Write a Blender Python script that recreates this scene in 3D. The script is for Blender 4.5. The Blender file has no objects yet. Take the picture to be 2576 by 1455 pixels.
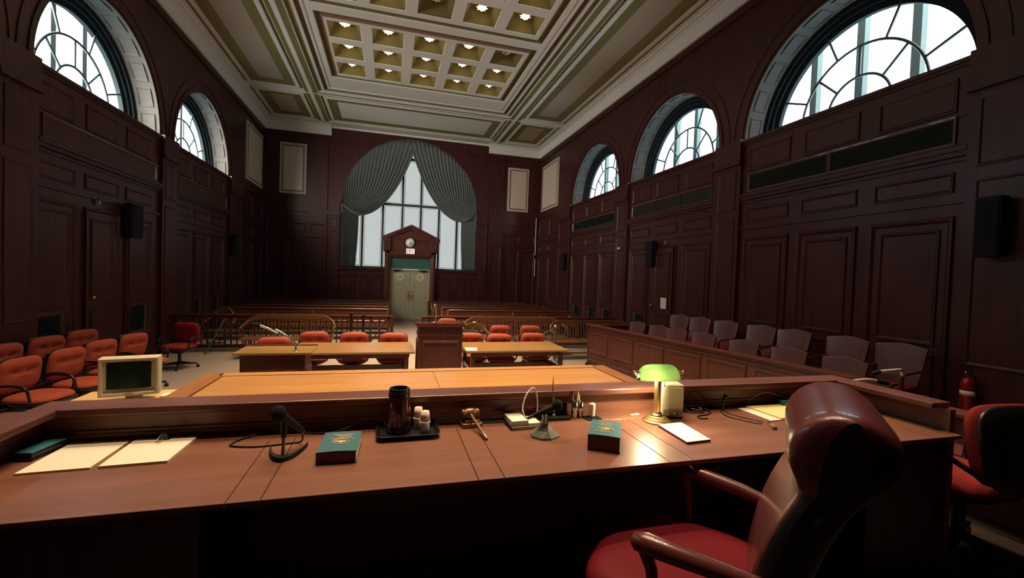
import bpy, math, random
from mathutils import Matrix, Vector
random.seed(7)
R = math.radians
SC = bpy.context.scene
COL = SC.collection

# ------------------------------------------------------------------ camera, sky, exposure
cam_d = bpy.data.cameras.new('camera'); cam = bpy.data.objects.new('camera', cam_d); COL.objects.link(cam)
SC.camera = cam
cam_d.sensor_width = 36.0; cam_d.sensor_fit = 'HORIZONTAL'
cam_d.lens = 1105.0 / 2576.0 * 36.0
cam_d.clip_start = 0.02; cam_d.clip_end = 200
yaw, pitch, roll = R(15.6216), R(-1.4437), R(1.98911)
fw = Vector((math.sin(yaw)*math.cos(pitch), math.cos(yaw)*math.cos(pitch), math.sin(pitch)))
r0 = Vector((math.cos(yaw), -math.sin(yaw), 0)); u0 = r0.cross(fw)
rr = r0*math.cos(roll) + u0*math.sin(roll); uu = -r0*math.sin(roll) + u0*math.cos(roll)
cam.matrix_world = Matrix(((rr.x, uu.x, -fw.x, 0), (rr.y, uu.y, -fw.y, 0), (rr.z, uu.z, -fw.z, 2.0), (0, 0, 0, 1)))

SC.view_settings.view_transform = 'Standard'; SC.view_settings.look = 'None'
SC.view_settings.exposure = 0.0; SC.view_settings.gamma = 1.0; SC.view_settings.use_curve_mapping = False
SC.cycles.max_bounces = 8; SC.cycles.diffuse_bounces = 4; SC.cycles.transparent_max_bounces = 12
SC.cycles.sample_clamp_indirect = 6.0
SC.cycles.use_denoising = True

SKY = 6.0            # overcast sky
LAMP = 430.0         # each ceiling lamp
BANK = 11.0           # the desk lamp
W = bpy.data.worlds.new('sky'); SC.world = W; W.use_nodes = True
nt = W.node_tree; bg = nt.nodes['Background']
tc = nt.nodes.new('ShaderNodeTexCoord')
dot = nt.nodes.new('ShaderNodeVectorMath'); dot.operation = 'DOT_PRODUCT'
dot.inputs[1].default_value = Vector((-0.50, -0.82, 0.28)).normalized()
nt.links.new(tc.outputs['Generated'], dot.inputs[0])
rmp = nt.nodes.new('ShaderNodeValToRGB')
rmp.color_ramp.elements[0].position = 0.55; rmp.color_ramp.elements[0].color = (0.72, 0.93, 1.0, 1)
rmp.color_ramp.elements[1].position = 1.0; rmp.color_ramp.elements[1].color = (15.0, 13.0, 10.8, 1)
nt.links.new(dot.outputs['Value'], rmp.inputs[0])
nt.links.new(rmp.outputs[0], bg.inputs['Color']); bg.inputs['Strength'].default_value = SKY

# room
XL, XR, YB, YF = -4.95, 6.70, 19.70, -1.50
CX = 0.875
SILL, RAD = 4.87, 1.78
BAYS = (5.45, 9.72, 13.98)
for side in (-1, 1):
    for c in BAYS:
        ld = bpy.data.lights.new('skylight', 'AREA'); ld.shape = 'RECTANGLE'; ld.size = 3.4; ld.size_y = 1.75
        ld.cycles.is_portal = True
        lo = bpy.data.objects.new('skylight', ld); COL.objects.link(lo)
        lo.location = ((XR+0.30) if side > 0 else (XL-0.30), c, SILL+0.88)
        lo.rotation_euler = (R(90), 0, R(90) if side > 0 else R(-90))
ld = bpy.data.lights.new('skylight', 'AREA'); ld.shape = 'RECTANGLE'; ld.size = 5.6; ld.size_y = 5.6
ld.cycles.is_portal = True
lo = bpy.data.objects.new('skylight', ld); COL.objects.link(lo); lo.location = (0.85, 20.12, 5.0); lo.rotation_euler = (R(-90), 0, 0)

# ------------------------------------------------------------------ materials
MATS = {}
def nmat(name):
    m = bpy.data.materials.new(name); m.use_nodes = True; MATS[name] = m
    return m, m.node_tree, m.node_tree.nodes['Principled BSDF']
def plain(name, col, rough=0.5, metal=0.0, spec=0.5, emit=None, es=1.0, bump=0, bscale=200, coat=0, var=0.0, vscale=6):
    m, t, b = nmat(name)
    b.inputs['Base Color'].default_value = (*col, 1); b.inputs['Roughness'].default_value = rough
    b.inputs['Metallic'].default_value = metal; b.inputs['Specular IOR Level'].default_value = spec
    b.inputs['Coat Weight'].default_value = coat
    if emit: b.inputs['Emission Color'].default_value = (*emit, 1); b.inputs['Emission Strength'].default_value = es
    if bump or var:
        tcn = t.nodes.new('ShaderNodeTexCoord'); n = t.nodes.new('ShaderNodeTexNoise')
        t.links.new(tcn.outputs['Object'], n.inputs['Vector'])
        n.inputs['Scale'].default_value = bscale if bump else vscale; n.inputs['Detail'].default_value = 3
        if bump:
            bp = t.nodes.new('ShaderNodeBump'); bp.inputs['Strength'].default_value = bump; bp.inputs['Distance'].default_value = 0.01
            t.links.new(n.outputs['Fac'], bp.inputs['Height']); t.links.new(bp.outputs[0], b.inputs['Normal'])
        if var:
            n2 = t.nodes.new('ShaderNodeTexNoise'); n2.inputs['Scale'].default_value = vscale; n2.inputs['Detail'].default_value = 4
            t.links.new(tcn.outputs['Object'], n2.inputs['Vector'])
            cr = t.nodes.new('ShaderNodeValToRGB')
            cr.color_ramp.elements[0].position = 0.3; cr.color_ramp.elements[0].color = (*[c*(1-var) for c in col], 1)
            cr.color_ramp.elements[1].position = 0.7; cr.color_ramp.elements[1].color = (*[min(1, c*(1+var)) for c in col], 1)
            t.links.new(n2.outputs['Fac'], cr.inputs[0]); t.links.new(cr.outputs[0], b.inputs['Base Color'])
    return m
def wood(name, dark, light, rough=0.35, axis=2, scale=9.0, coat=0.15, spec=0.5):
    m, t, b = nmat(name)
    tcn = t.nodes.new('ShaderNodeTexCoord'); mp = t.nodes.new('ShaderNodeMapping')
    s = [1.0, 1.0, 1.0]; s[axis] = 0.09
    mp.inputs['Scale'].default_value = [k*scale for k in s]
    n = t.nodes.new('ShaderNodeTexNoise'); n.inputs['Scale'].default_value = 1.6; n.inputs['Detail'].default_value = 7
    n.inputs['Roughness'].default_value = 0.62; n.inputs['Distortion'].default_value = 0.6
    cr = t.nodes.new('ShaderNodeValToRGB')
    cr.color_ramp.elements[0].position = 0.30; cr.color_ramp.elements[0].color = (*dark, 1)
    cr.color_ramp.elements[1].position = 0.72; cr.color_ramp.elements[1].color = (*light, 1)
    t.links.new(tcn.outputs['Object'], mp.inputs[0]); t.links.new(mp.outputs[0], n.inputs['Vector'])
    t.links.new(n.outputs['Fac'], cr.inputs[0]); t.links.new(cr.outputs[0], b.inputs['Base Color'])
    b.inputs['Roughness'].default_value = rough; b.inputs['Coat Weight'].default_value = coat; b.inputs['Coat Roughness'].default_value = 0.2
    b.inputs['Specular IOR Level'].default_value = spec
    return m
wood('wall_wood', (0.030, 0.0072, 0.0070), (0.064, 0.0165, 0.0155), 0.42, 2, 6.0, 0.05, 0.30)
wood('bench_wood', (0.155, 0.060, 0.036), (0.235, 0.098, 0.058), 0.40, 0, 8.0, 0.12)
wood('rail_wood', (0.095, 0.030, 0.022), (0.15, 0.052, 0.036), 0.38, 0, 8.0, 0.15)
wood('clerk_edge', (0.20, 0.080, 0.026), (0.32, 0.14, 0.045), 0.35, 1, 6.0, 0.15)
wood('clerk_wood', (0.32, 0.155, 0.052), (0.47, 0.25, 0.088), 0.30, 0, 5.0, 0.2)
wood('table_wood', (0.225, 0.128, 0.046), (0.315, 0.186, 0.072), 0.28, 0, 6.0, 0.25)
wood('dark_wood', (0.045, 0.0085, 0.0075), (0.085, 0.0175, 0.0145), 0.38, 2, 7.0, 0.1)
wood('jury_wood', (0.068, 0.018, 0.012), (0.115, 0.033, 0.020), 0.36, 2, 6.0, 0.15)
wood('pew_wood', (0.085, 0.027, 0.014), (0.145, 0.048, 0.024), 0.22, 0, 7.0, 0.4)
wood('settee_wood', (0.105, 0.044, 0.016), (0.18, 0.082, 0.033), 0.3, 0, 9.0, 0.3)
wood('gavel_wood', (0.12, 0.055, 0.02), (0.26, 0.13, 0.05), 0.25, 0, 60.0, 0.4)
wood('juryseat_wood', (0.070, 0.026, 0.028), (0.115, 0.044, 0.046), 0.36, 2, 14.0, 0.2)
plain('ceil_white', (0.60, 0.61, 0.57), 0.7, spec=0.2, bump=0.03, bscale=60)
plain('ceil_olive', (0.17, 0.15, 0.055), 0.8, spec=0.2, var=0.15, vscale=40)
plain('ceil_taupe', (0.34, 0.28, 0.22), 0.8, spec=0.2)
plain('ceil_brown', (0.20, 0.12, 0.08), 0.8, spec=0.2)
plain('reveal', (0.062, 0.064, 0.062), 0.75, spec=0.2)
plain('frame_dark', (0.010, 0.018, 0.022), 0.8, spec=0.12)
plain('muntin', (0.03, 0.045, 0.05), 0.5)
plain('post_stone', (0.035, 0.07, 0.08), 0.8)
plain('acoustic', (0.50, 0.44, 0.36), 0.85, spec=0.15)
plain('acoustic_trim', (0.22, 0.16, 0.13), 0.7)
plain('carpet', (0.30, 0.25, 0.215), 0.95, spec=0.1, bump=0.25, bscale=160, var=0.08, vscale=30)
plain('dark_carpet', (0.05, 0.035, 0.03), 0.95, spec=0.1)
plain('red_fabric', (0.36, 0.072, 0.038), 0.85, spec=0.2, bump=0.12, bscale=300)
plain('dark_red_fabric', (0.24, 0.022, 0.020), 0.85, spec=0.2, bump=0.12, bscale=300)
plain('black_plastic', (0.006, 0.006, 0.007), 0.35)
plain('black_matte', (0.008, 0.009, 0.010), 0.7, spec=0.3)
plain('foam', (0.010, 0.014, 0.014), 0.95, spec=0.2, bump=0.4, bscale=900)
plain('maroon_leather', (0.105, 0.024, 0.025), 0.33, coat=0.25, bump=0.05, bscale=120, var=0.12, vscale=8)
plain('black_leather', (0.012, 0.008, 0.009), 0.5)
plain('maroon_seat', (0.125, 0.005, 0.013), 0.65, spec=0.15)
plain('arm_leather', (0.105, 0.026, 0.026), 0.28, coat=0.3)
plain('chrome', (0.75, 0.74, 0.70), 0.18, 1.0)
plain('bright_steel', (0.72, 0.70, 0.62), 0.4, 0.35)
plain('brass', (0.90, 0.70, 0.34), 0.28, 1.0)
plain('dull_brass', (0.55, 0.42, 0.18), 0.35, 1.0)
plain('paper', (0.80, 0.74, 0.62), 0.8, spec=0.2)
plain('paper_yellow', (0.78, 0.66, 0.32), 0.8, spec=0.2)
plain('paper_edge', (0.72, 0.62, 0.55), 0.8, spec=0.2)
plain('book_cover', (0.035, 0.13, 0.17), 0.6, spec=0.3, bump=0.1, bscale=500)
plain('book_pages', (0.13, 0.055, 0.055), 0.8, spec=0.2)
plain('gilt', (0.72, 0.50, 0.20), 0.4, 0.3)
plain('cup_white', (0.88, 0.80, 0.74), 0.7, spec=0.3)
plain('cup_print', (0.82, 0.66, 0.56), 0.7, spec=0.3)
plain('carafe_brown', (0.085, 0.010, 0.009), 0.08, coat=0.5)
plain('beige_plastic', (0.56, 0.52, 0.40), 0.45, spec=0.4)
plain('screen_glass', (0.010, 0.022, 0.018), 0.12)
plain('ivory_plastic', (0.66, 0.58, 0.42), 0.4)
plain('grey_plastic', (0.28, 0.26, 0.19), 0.45)
plain('stand_grey', (0.15, 0.155, 0.115), 0.5)
plain('teal_card', (0.02, 0.13, 0.18), 0.5)
plain('cable_black', (0.012, 0.014, 0.012), 0.5)
plain('cable_grey', (0.28, 0.25, 0.17), 0.5)
plain('cable_white', (0.55, 0.50, 0.42), 0.4)
plain('cyl_white', (0.70, 0.66, 0.56), 0.6)
plain('desk_yellow', (0.60, 0.42, 0.19), 0.6, spec=0.3)
plain('grille', (0.004, 0.012, 0.010), 0.7, spec=0.2)
plain('grille_olive', (0.024, 0.030, 0.018), 0.7, spec=0.2)
plain('grille_edge', (0.075, 0.035, 0.018), 0.35, coat=0.2)
plain('door_paint', (0.36, 0.35, 0.235), 0.5, var=0.06, vscale=3)
plain('door_star', (0.85, 0.80, 0.58), 0.5)
plain('transom_green', (0.030, 0.115, 0.105), 0.5)
plain('curtain_cloth', (0.115, 0.135, 0.134), 0.9, spec=0.1, bump=0.1, bscale=250)
plain('clock_face', (0.82, 0.87, 0.76), 0.4)
plain('sign_white', (0.85, 0.80, 0.76), 0.5, emit=(1.0, 0.92, 0.88), es=0.55)
plain('sign_red', (0.55, 0.04, 0.06), 0.5)
plain('post_green', (0.05, 0.12, 0.085), 0.4)
plain('red_paint', (0.24, 0.008, 0.012), 0.3, coat=0.3)
plain('orange_plastic', (0.75, 0.10, 0.04), 0.4)
plain('stone_base', (0.22, 0.19, 0.14), 0.7)
plain('crystal', (0.85, 0.82, 0.76), 0.12, spec=0.8)
plain('bulb', (1, 0.9, 0.75), 0.5, emit=(1.0, 0.72, 0.42), es=28.0)
plain('bulb_off', (0.5, 0.55, 0.52), 0.15)
plain('petal_lit', (0.9, 0.8, 0.65), 0.3, emit=(1.0, 0.62, 0.35), es=2.6)
plain('desk_bulb', (1, 0.9, 0.7), 0.5, emit=(1.0, 0.80, 0.45), es=30.0)
# clear glass of the fanlights and duller glass of the tall rear window
def glassmat(name, tint, gl=0.06):
    m = bpy.data.materials.new(name); m.use_nodes = True; t = m.node_tree; MATS[name] = m
    for n in list(t.nodes): t.nodes.remove(n)
    o = t.nodes.new('ShaderNodeOutputMaterial'); mx = t.nodes.new('ShaderNodeMixShader')
    a = t.nodes.new('ShaderNodeBsdfTransparent'); a.inputs[0].default_value = (*tint, 1)
    g = t.nodes.new('ShaderNodeBsdfGlossy'); g.inputs['Roughness'].default_value = 0.15
    mx.inputs[0].default_value = gl
    t.links.new(a.outputs[0], mx.inputs[1]); t.links.new(g.outputs[0], mx.inputs[2]); t.links.new(mx.outputs[0], o.inputs[0])
glassmat('fan_glass', (0.97, 0.99, 1.0))
glassmat('rear_glass', (0.125, 0.105, 0.096), 0.03)
def shademat():
    m = bpy.data.materials.new('green_shade'); m.use_nodes = True; t = m.node_tree; MATS['green_shade'] = m
    for n in list(t.nodes): t.nodes.remove(n)
    o = t.nodes.new('ShaderNodeOutputMaterial'); mx = t.nodes.new('ShaderNodeMixShader'); mx2 = t.nodes.new('ShaderNodeMixShader')
    d = t.nodes.new('ShaderNodeBsdfDiffuse'); d.inputs[0].default_value = (0.05, 0.30, 0.07, 1)
    tr = t.nodes.new('ShaderNodeBsdfTranslucent'); tr.inputs[0].default_value = (0.58, 0.74, 0.46, 1)
    g = t.nodes.new('ShaderNodeBsdfGlossy'); g.inputs['Roughness'].default_value = 0.1
    mx.inputs[0].default_value = 0.65; mx2.inputs[0].default_value = 0.05
    t.links.new(d.outputs[0], mx.inputs[1]); t.links.new(tr.outputs[0], mx.inputs[2])
    t.links.new(mx.outputs[0], mx2.inputs[1]); t.links.new(g.outputs[0], mx2.inputs[2]); t.links.new(mx2.outputs[0], o.inputs[0])
shademat()

# ------------------------------------------------------------------ mesh builder
def T(x=0, y=0, z=0): return Matrix.Translation((x, y, z))
def RX(a): return Matrix.Rotation(R(a), 4, 'X')
def RY(a): return Matrix.Rotation(R(a), 4, 'Y')
def RZ(a): return Matrix.Rotation(R(a), 4, 'Z')
class MB:
    def __init__(s): s.v = []; s.f = []; s.m = []; s.sm = []; s.names = []
    def mi(s, n):
        if n not in s.names: s.names.append(n)
        return s.names.index(n)
    def add(s, vs, fs, mat, smooth=False, M=None):
        b = len(s.v); k = s.mi(mat)
        s.v += [tuple(M @ Vector(p)) if M else tuple(p) for p in vs]
        for f in fs: s.f.append([i+b for i in f]); s.m.append(k); s.sm.append(smooth)
        return s
    def quad(s, a, b, c, d, mat): return s.add([a, b, c, d], [(0, 1, 2, 3)], mat)
    def box(s, x0, y0, z0, x1, y1, z1, mat, M=None):
        vs = [(x, y, z) for z in (z0, z1) for y in (y0, y1) for x in (x0, x1)]
        return s.add(vs, [(0, 2, 3, 1), (4, 5, 7, 6), (0, 1, 5, 4), (2, 6, 7, 3), (0, 4, 6, 2), (1, 3, 7, 5)], mat, False, M)
    def loft(s, rings, mat, smooth=True, cap=True, M=None, closed=True):
        n = len(rings[0]); vs = [p for r in rings for p in r]; fs = []
        for i in range(len(rings)-1):
            for j in range(n if closed else n-1):
                k = (j+1) % n; fs.append((i*n+j, i*n+k, (i+1)*n+k, (i+1)*n+j))
        s.add(vs, fs, mat, smooth, M)
        if cap:
            s.add(rings[0], [tuple(range(n-1, -1, -1))], mat, False, M); s.add(rings[-1], [tuple(range(n))], mat, False, M)
        return s
    def prism(s, poly, d0, d1, F, mat):   # poly in (u,v); F(u,v,d)
        n = len(poly); vs = [F(u, v, d0) for u, v in poly] + [F(u, v, d1) for u, v in poly]
        fs = [tuple(range(n-1, -1, -1)), tuple(range(n, 2*n))] + [(i, (i+1) % n, n+(i+1) % n, n+i) for i in range(n)]
        return s.add(vs, fs, mat)
    def lathe(s, prof, mat, n=24, M=None, smooth=True, cap=True):
        rings = [[(r*math.cos(2*math.pi*i/n), r*math.sin(2*math.pi*i/n), z) for i in range(n)] for r, z in prof]
        return s.loft(rings, mat, smooth, cap, M)
    def cyl(s, p0, p1, r0, r1=None, mat='chrome', n=14, smooth=True):
        return s.tube([p0, p1], [r0, r0 if r1 is None else r1], mat, n, smooth)
    def tube(s, path, rad, mat, n=10, smooth=True, cap=True):
        P = [Vector(p) for p in path]; rad = rad if isinstance(rad, (list, tuple)) else [rad]*len(P)
        rings = []; prev = None
        for i, p in enumerate(P):
            t = (P[min(i+1, len(P)-1)] - P[max(i-1, 0)]).normalized()
            if prev is None:
                a = Vector((0, 0, 1)) if abs(t.z) < 0.9 else Vector((1, 0, 0)); x = t.cross(a).normalized()
            else:
                x = (prev - t*prev.dot(t)).normalized()
            prev = x; y = t.cross(x)
            rings.append([tuple(p + (x*math.cos(2*math.pi*k/n) + y*math.sin(2*math.pi*k/n))*rad[i]) for k in range(n)])
        return s.loft(rings, mat, smooth, cap)
    def sweep(s, path, w, h, mat):       # flat plank along a path, w horizontal, h vertical
        P = [Vector(p) for p in path]; rings = []
        for i, p in enumerate(P):
            t = (P[min(i+1, len(P)-1)] - P[max(i-1, 0)]).normalized()
            x = Vector((t.y, -t.x, 0)); x = x.normalized() if x.length > 1e-4 else Vector((1, 0, 0)); y = x.cross(t).normalized()
            rings.append([tuple(p + x*a*w/2 + y*b*h/2) for a, b in ((-1, -1), (1, -1), (1, 1), (-1, 1))])
        return s.loft(rings, mat, False)
    def ball(s, c, r, mat, n=16, m=10, sc=(1, 1, 1), M=None):
        rings = []
        for i in range(m+1):
            a = -math.pi/2 + math.pi*i/m; q = max(math.cos(a), 1e-3)
            rings.append([(c[0]+r*sc[0]*q*math.cos(2*math.pi*k/n), c[1]+r*sc[1]*q*math.sin(2*math.pi*k/n), c[2]+r*sc[2]*math.sin(a)) for k in range(n)])
        return s.loft(rings, mat, True, True, M)
    def ring(s, u0, v0, u1, v1, w, h, F, mat, inner=None, fill=None):   # raised mitred moulding round a rectangle, optional sunk field
        if inner is None: inner = 0.0
        prof = [(0, 0), (w*0.15, h), (w*0.55, h*0.9), (w, inner)]
        cs = []
        for d, n in prof: cs.append([(u0+d, v0+d, n), (u1-d, v0+d, n), (u1-d, v1-d, n), (u0+d, v1-d, n)])
        vs = [F(*p) for c in cs for p in c]; fs = []
        for i in range(3):
            for j in range(4):
                k = (j+1) % 4; fs.append((i*4+j, i*4+k, (i+1)*4+k, (i+1)*4+j))
        s.add(vs, fs, mat)
        if fill: s.add([F(*p) for p in cs[-1]], [(0, 1, 2, 3)], fill)
        return s
    def pillow(s, w, h, t, mat, M, e=4.0, dimples=(), nr=8, ns=40, back=0.6, flat=4.0):
        def sp(a):
            c, q = math.cos(a), math.sin(a)
            return (math.copysign(abs(c)**(2/e), c)*w/2, math.copysign(abs(q)**(2/e), q)*h/2)
        rings = []
        rs = [math.sin(math.pi/2*(i/nr)) for i in range(1, nr+1)]
        def zf(x, y, rho):
            z = t/2*max(0, 1-rho**flat)**0.5
            for dx, dy, dd, dr in dimples: z -= dd*math.exp(-((x-dx)**2+(y-dy)**2)/(dr*dr))
            return z
        for rho in [0.02]+rs[:-1]+[1.0]:
            ring = []
            for k in range(ns):
                x, y = sp(2*math.pi*k/ns); x *= rho; y *= rho; ring.append((x, y, zf(x, y, rho)))
            rings.append(ring)
        for rho in list(reversed(rs[:-1]))[::2]+[0.02]:
            ring = []
            for k in range(ns):
                x, y = sp(2*math.pi*k/ns); x *= rho; y *= rho; ring.append((x, y, -t/2*back*max(0, 1-rho**6)**0.5))
            rings.append(ring)
        return s.loft(rings, mat, True, True, M)
    def build(s, name, parent=None, bevel=0.0, seg=2, sub=0):
        me = bpy.data.meshes.new(name); me.from_pydata(s.v, [], s.f)
        for n in s.names: me.materials.append(MATS[n])
        me.polygons.foreach_set('material_index', s.m); me.polygons.foreach_set('use_smooth', s.sm); me.update()
        o = bpy.data.objects.new(name, me); COL.objects.link(o)
        if parent: o.parent = parent
        if bevel:
            b = o.modifiers.new('bevel', 'BEVEL'); b.width = bevel; b.segments = seg; b.limit_method = 'ANGLE'; b.angle_limit = R(40)
        if sub:
            b = o.modifiers.new('subdivision', 'SUBSURF'); b.levels = sub; b.render_levels = sub
        return o
def tag(o, label=None, cat=None, group=None, kind=None):
    if label: o['label'] = label
    if cat: o['category'] = cat
    if group: o['group'] = group
    if kind: o['kind'] = kind
    return o
def thing(name, label, cat, loc=(0, 0, 0), rz=0, group=None):
    o = bpy.data.objects.new(name, None); COL.objects.link(o); o.location = loc; o.rotation_euler = (0, 0, R(rz))
    o.empty_display_size = 0.1
    return tag(o, label, cat, group)
def struct(o): o['kind'] = 'structure'; return o
KIDS = {}
def kids(o): return [c for c in o.children]
def dup(o, loc, rz, label, group=None, parent=None):
    c = o.copy(); COL.objects.link(c)
    if parent is None:
        c.location = loc; c.rotation_euler = (0, 0, R(rz)); c['label'] = label
        if group: c['group'] = group
    else: c.parent = parent
    for k in SRC[o.name]:
        dup(k, None, None, None, None, c)
    return c
SRC = {}
def freeze(o):                       # remember the tree of a source thing before copying
    SRC[o.name] = list(o.children)
    for k in o.children: freeze(k)
    return o
def place(src, i, loc, rz, label, group=None):
    if i == 0:
        src.location = loc; src.rotation_euler = (0, 0, R(rz)); src['label'] = label
        if group: src['group'] = group
        return src
    return dup(src, loc, rz, label, group)
def inst(o, name, parent, loc, rot=(0, 0, 0), scale=None):   # another part sharing a part's mesh
    c = bpy.data.objects.new(name, o.data); COL.objects.link(c); c.parent = parent; c.location = loc; c.rotation_euler = rot
    if scale: c.scale = scale
    return c
def bez(p0, p1, p2, p3, n=14):
    out = []
    for i in range(n+1):
        t = i/n; out.append(tuple(p0[k]*(1-t)**3+3*p1[k]*t*(1-t)**2+3*p2[k]*t*t*(1-t)+p3[k]*t**3 for k in range(len(p0))))
    return out
def smooth_path(P, n=6):              # Catmull-Rom
    P = [Vector(p) for p in P]; Q = [P[0]*2-P[1]]+P+[P[-1]*2-P[-2]]; out = []
    for i in range(1, len(Q)-2):
        a, b, c, d = Q[i-1], Q[i], Q[i+1], Q[i+2]
        for k in range(n):
            t = k/n; out.append(tuple(0.5*((2*b)+(c-a)*t+(2*a-5*b+4*c-d)*t*t+(3*b-a-3*c+d)*t**3)))
    out.append(tuple(P[-1])); return out

# ================================================================== THE ROOM
ZC = 8.0
def Fr(u, v, n): return (XR - n, u, v)
def Fl(u, v, n): return (XL + n, u, v)
def Fb(u, v, n): return (u, YB - n, v)
# floor and the raised platforms
m = MB(); m.quad((XL-.1, YF-.1, 0), (XR+.1, YF-.1, 0), (XR+.1, YB+.1, 0), (XL-.1, YB+.1, 0), 'carpet'); struct(m.build('floor'))
m = MB(); m.box(-1.42, YF, 0.0, 3.72, 2.11, 0.55, 'dark_carpet'); m.box(3.72, YF, 0.0, XR, 0.85, 0.55, 'dark_carpet'); struct(m.build('floor_dais'))  # second box is added in dark carpet to hide window-lit floor there
m = MB(); m.box(XL, 5.6, 0.0, -4.20, 9.0, 0.055, 'carpet'); struct(m.build('floor_riser'))
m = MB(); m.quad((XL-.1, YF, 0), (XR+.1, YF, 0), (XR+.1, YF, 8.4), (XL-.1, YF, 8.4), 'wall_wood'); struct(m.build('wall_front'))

def side_wall(side):
    F = Fr if side > 0 else Fl
    m = MB(); W_ = 'wall_wood'
    sh = 0.0 if side > 0 else -0.20
    def Q(u0, v0, u1, v1, n=0.0, mat=W_): m.add([F(u0, v0, n), F(u1, v0, n), F(u1, v1, n), F(u0, v1, n)], [(0, 1, 2, 3)], mat)
    def B(u0, v0, u1, v1, n, mat=W_, n0=-0.01):
        m.add([F(*p) for p in ((u0, v0, n0), (u1, v0, n0), (u1, v1, n0), (u0, v1, n0), (u0, v0, n), (u1, v0, n), (u1, v1, n), (u0, v1, n))],
              [(4, 5, 6, 7), (0, 1, 5, 4), (1, 2, 6, 5), (2, 3, 7, 6), (3, 0, 4, 7), (0, 3, 2, 1)], mat)
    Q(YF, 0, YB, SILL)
    TOP = 8.4; cur = YF
    for c in BAYS:
        Q(cur, SILL, c-RAD, TOP); cur = c+RAD
        N = 48; pts = [(c-RAD*math.cos(math.pi*i/N), SILL+RAD*math.sin(math.pi*i/N)) for i in range(N+1)]
        for (a, b), (d, e) in zip(pts, pts[1:]):
            m.add([F(a, b, 0), F(d, e, 0), F(d, TOP, 0), F(a, TOP, 0)], [(0, 1, 2, 3)], W_)
        # thin moulding round the arch
        for ra, rb, n in ((1.84, 1.90, 0.02), (2.06, 2.10, 0.015)):
            A = [[(c-r*math.cos(math.pi*i/N), SILL+r*math.sin(math.pi*i/N)) for i in range(N+1)] for r in (ra, rb)]
            for i in range(N):
                m.add([F(*A[0][i], 0), F(*A[0][i+1], 0), F(*A[0][i+1], n), F(*A[0][i], n), F(*A[1][i], 0), F(*A[1][i+1], 0), F(*A[1][i+1], n), F(*A[1][i], n)],
                      [(2, 3, 7, 6), (0, 1, 2, 3), (4, 5, 6, 7)], W_)
        L0, L1 = c-RAD, c+RAD
        # sill, cornices and friezes of the bay
        B(L0-.02, SILL-.05, L1+.02, SILL, 0.05); B(L0, SILL-.09, L1, SILL-.05, 0.025)
        B(L0, 3.74, L1, 3.80, 0.08); B(L0, 3.68, L1, 3.74, 0.05); B(L0, 3.62, L1, 3.66, 0.025)
        B(L0, 3.105, L1, 3.15, 0.035)
        B(L0, 4.175, L1, 4.20, 0.022); B(L0, 3.82, L1, 3.84, 0.022)
        for k in (-1, 0, 1):
            u = c + sh*(1 if side < 0 else 0) + k*1.175
            m.ring(u-.46, 4.23, u+.46, 4.66, 0.05, 0.022, F, W_)
            m.ring(u-.47, 3.24, u+.47, 3.50, 0.045, 0.024, F, W_)
            m.ring(u-.50, 0.52, u+.50, 2.95, 0.075, 0.035, F, W_, 0.0)
            m.ring(u-.36, 1.32, u+.36, 2.80, 0.05, 0.022, F, W_)
            m.ring(u-.36, 0.62, u+.36, 1.20, 0.045, 0.020, F, W_)
        B(L0, 0, L1, 0.18, 0.04)
    Q(cur, SILL, YB, TOP)
    # pilasters between the bays, at the far corner and at the near end
    pil = [(7.23, 7.94), (11.50, 12.20), (15.76, 16.95), (2.45, 3.67)]
    for a, b in pil:
        B(a, 0, b, 4.44, 0.07); B(a-.02, 4.40, b+.02, 4.48, 0.13); B(a, 4.48, b, SILL+.02, 0.10)
        B(a-.02, 0, b+.02, 0.24, 0.11); B(a-.01, 0.24, b+.01, 0.30, 0.09)
        G = lambda u, v, n: F(u, v, n+0.07)
        m.ring(a+.10, 1.15, b-.10, 3.35, 0.04, 0.015, G, W_); m.ring(a+.10, 3.50, b-.10, 4.32, 0.04, 0.015, G, W_)
    # corner piers that carry the acoustic panels
    for a, b in ((17.0, 19.65), (YF, 2.40)):
        B(a, 4.80, b, 4.88, 0.04); B(a, 3.105, b, 3.15, 0.035); B(a, 3.68, b, 3.80, 0.06); B(a, 0, b, .18, .04)
        w = (b-a)/2
        for k in (0, 1):
            m.ring(a+k*w+.10, 0.52, a+(k+1)*w-.10, 2.95, 0.075, 0.035, F, W_)
            m.ring(a+k*w+.10, 3.24, a+(k+1)*w-.10, 3.50, 0.045, 0.024, F, W_)
            m.ring(a+k*w+.10, 3.95, a+(k+1)*w-.10, 4.66, 0.05, 0.022, F, W_)
    B(YF, 7.44, YB, 7.50, 0.05); B(YF, 7.50, YB, 7.66, 0.03)
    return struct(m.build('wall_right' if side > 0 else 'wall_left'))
side_wall(1); side_wall(-1)

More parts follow.
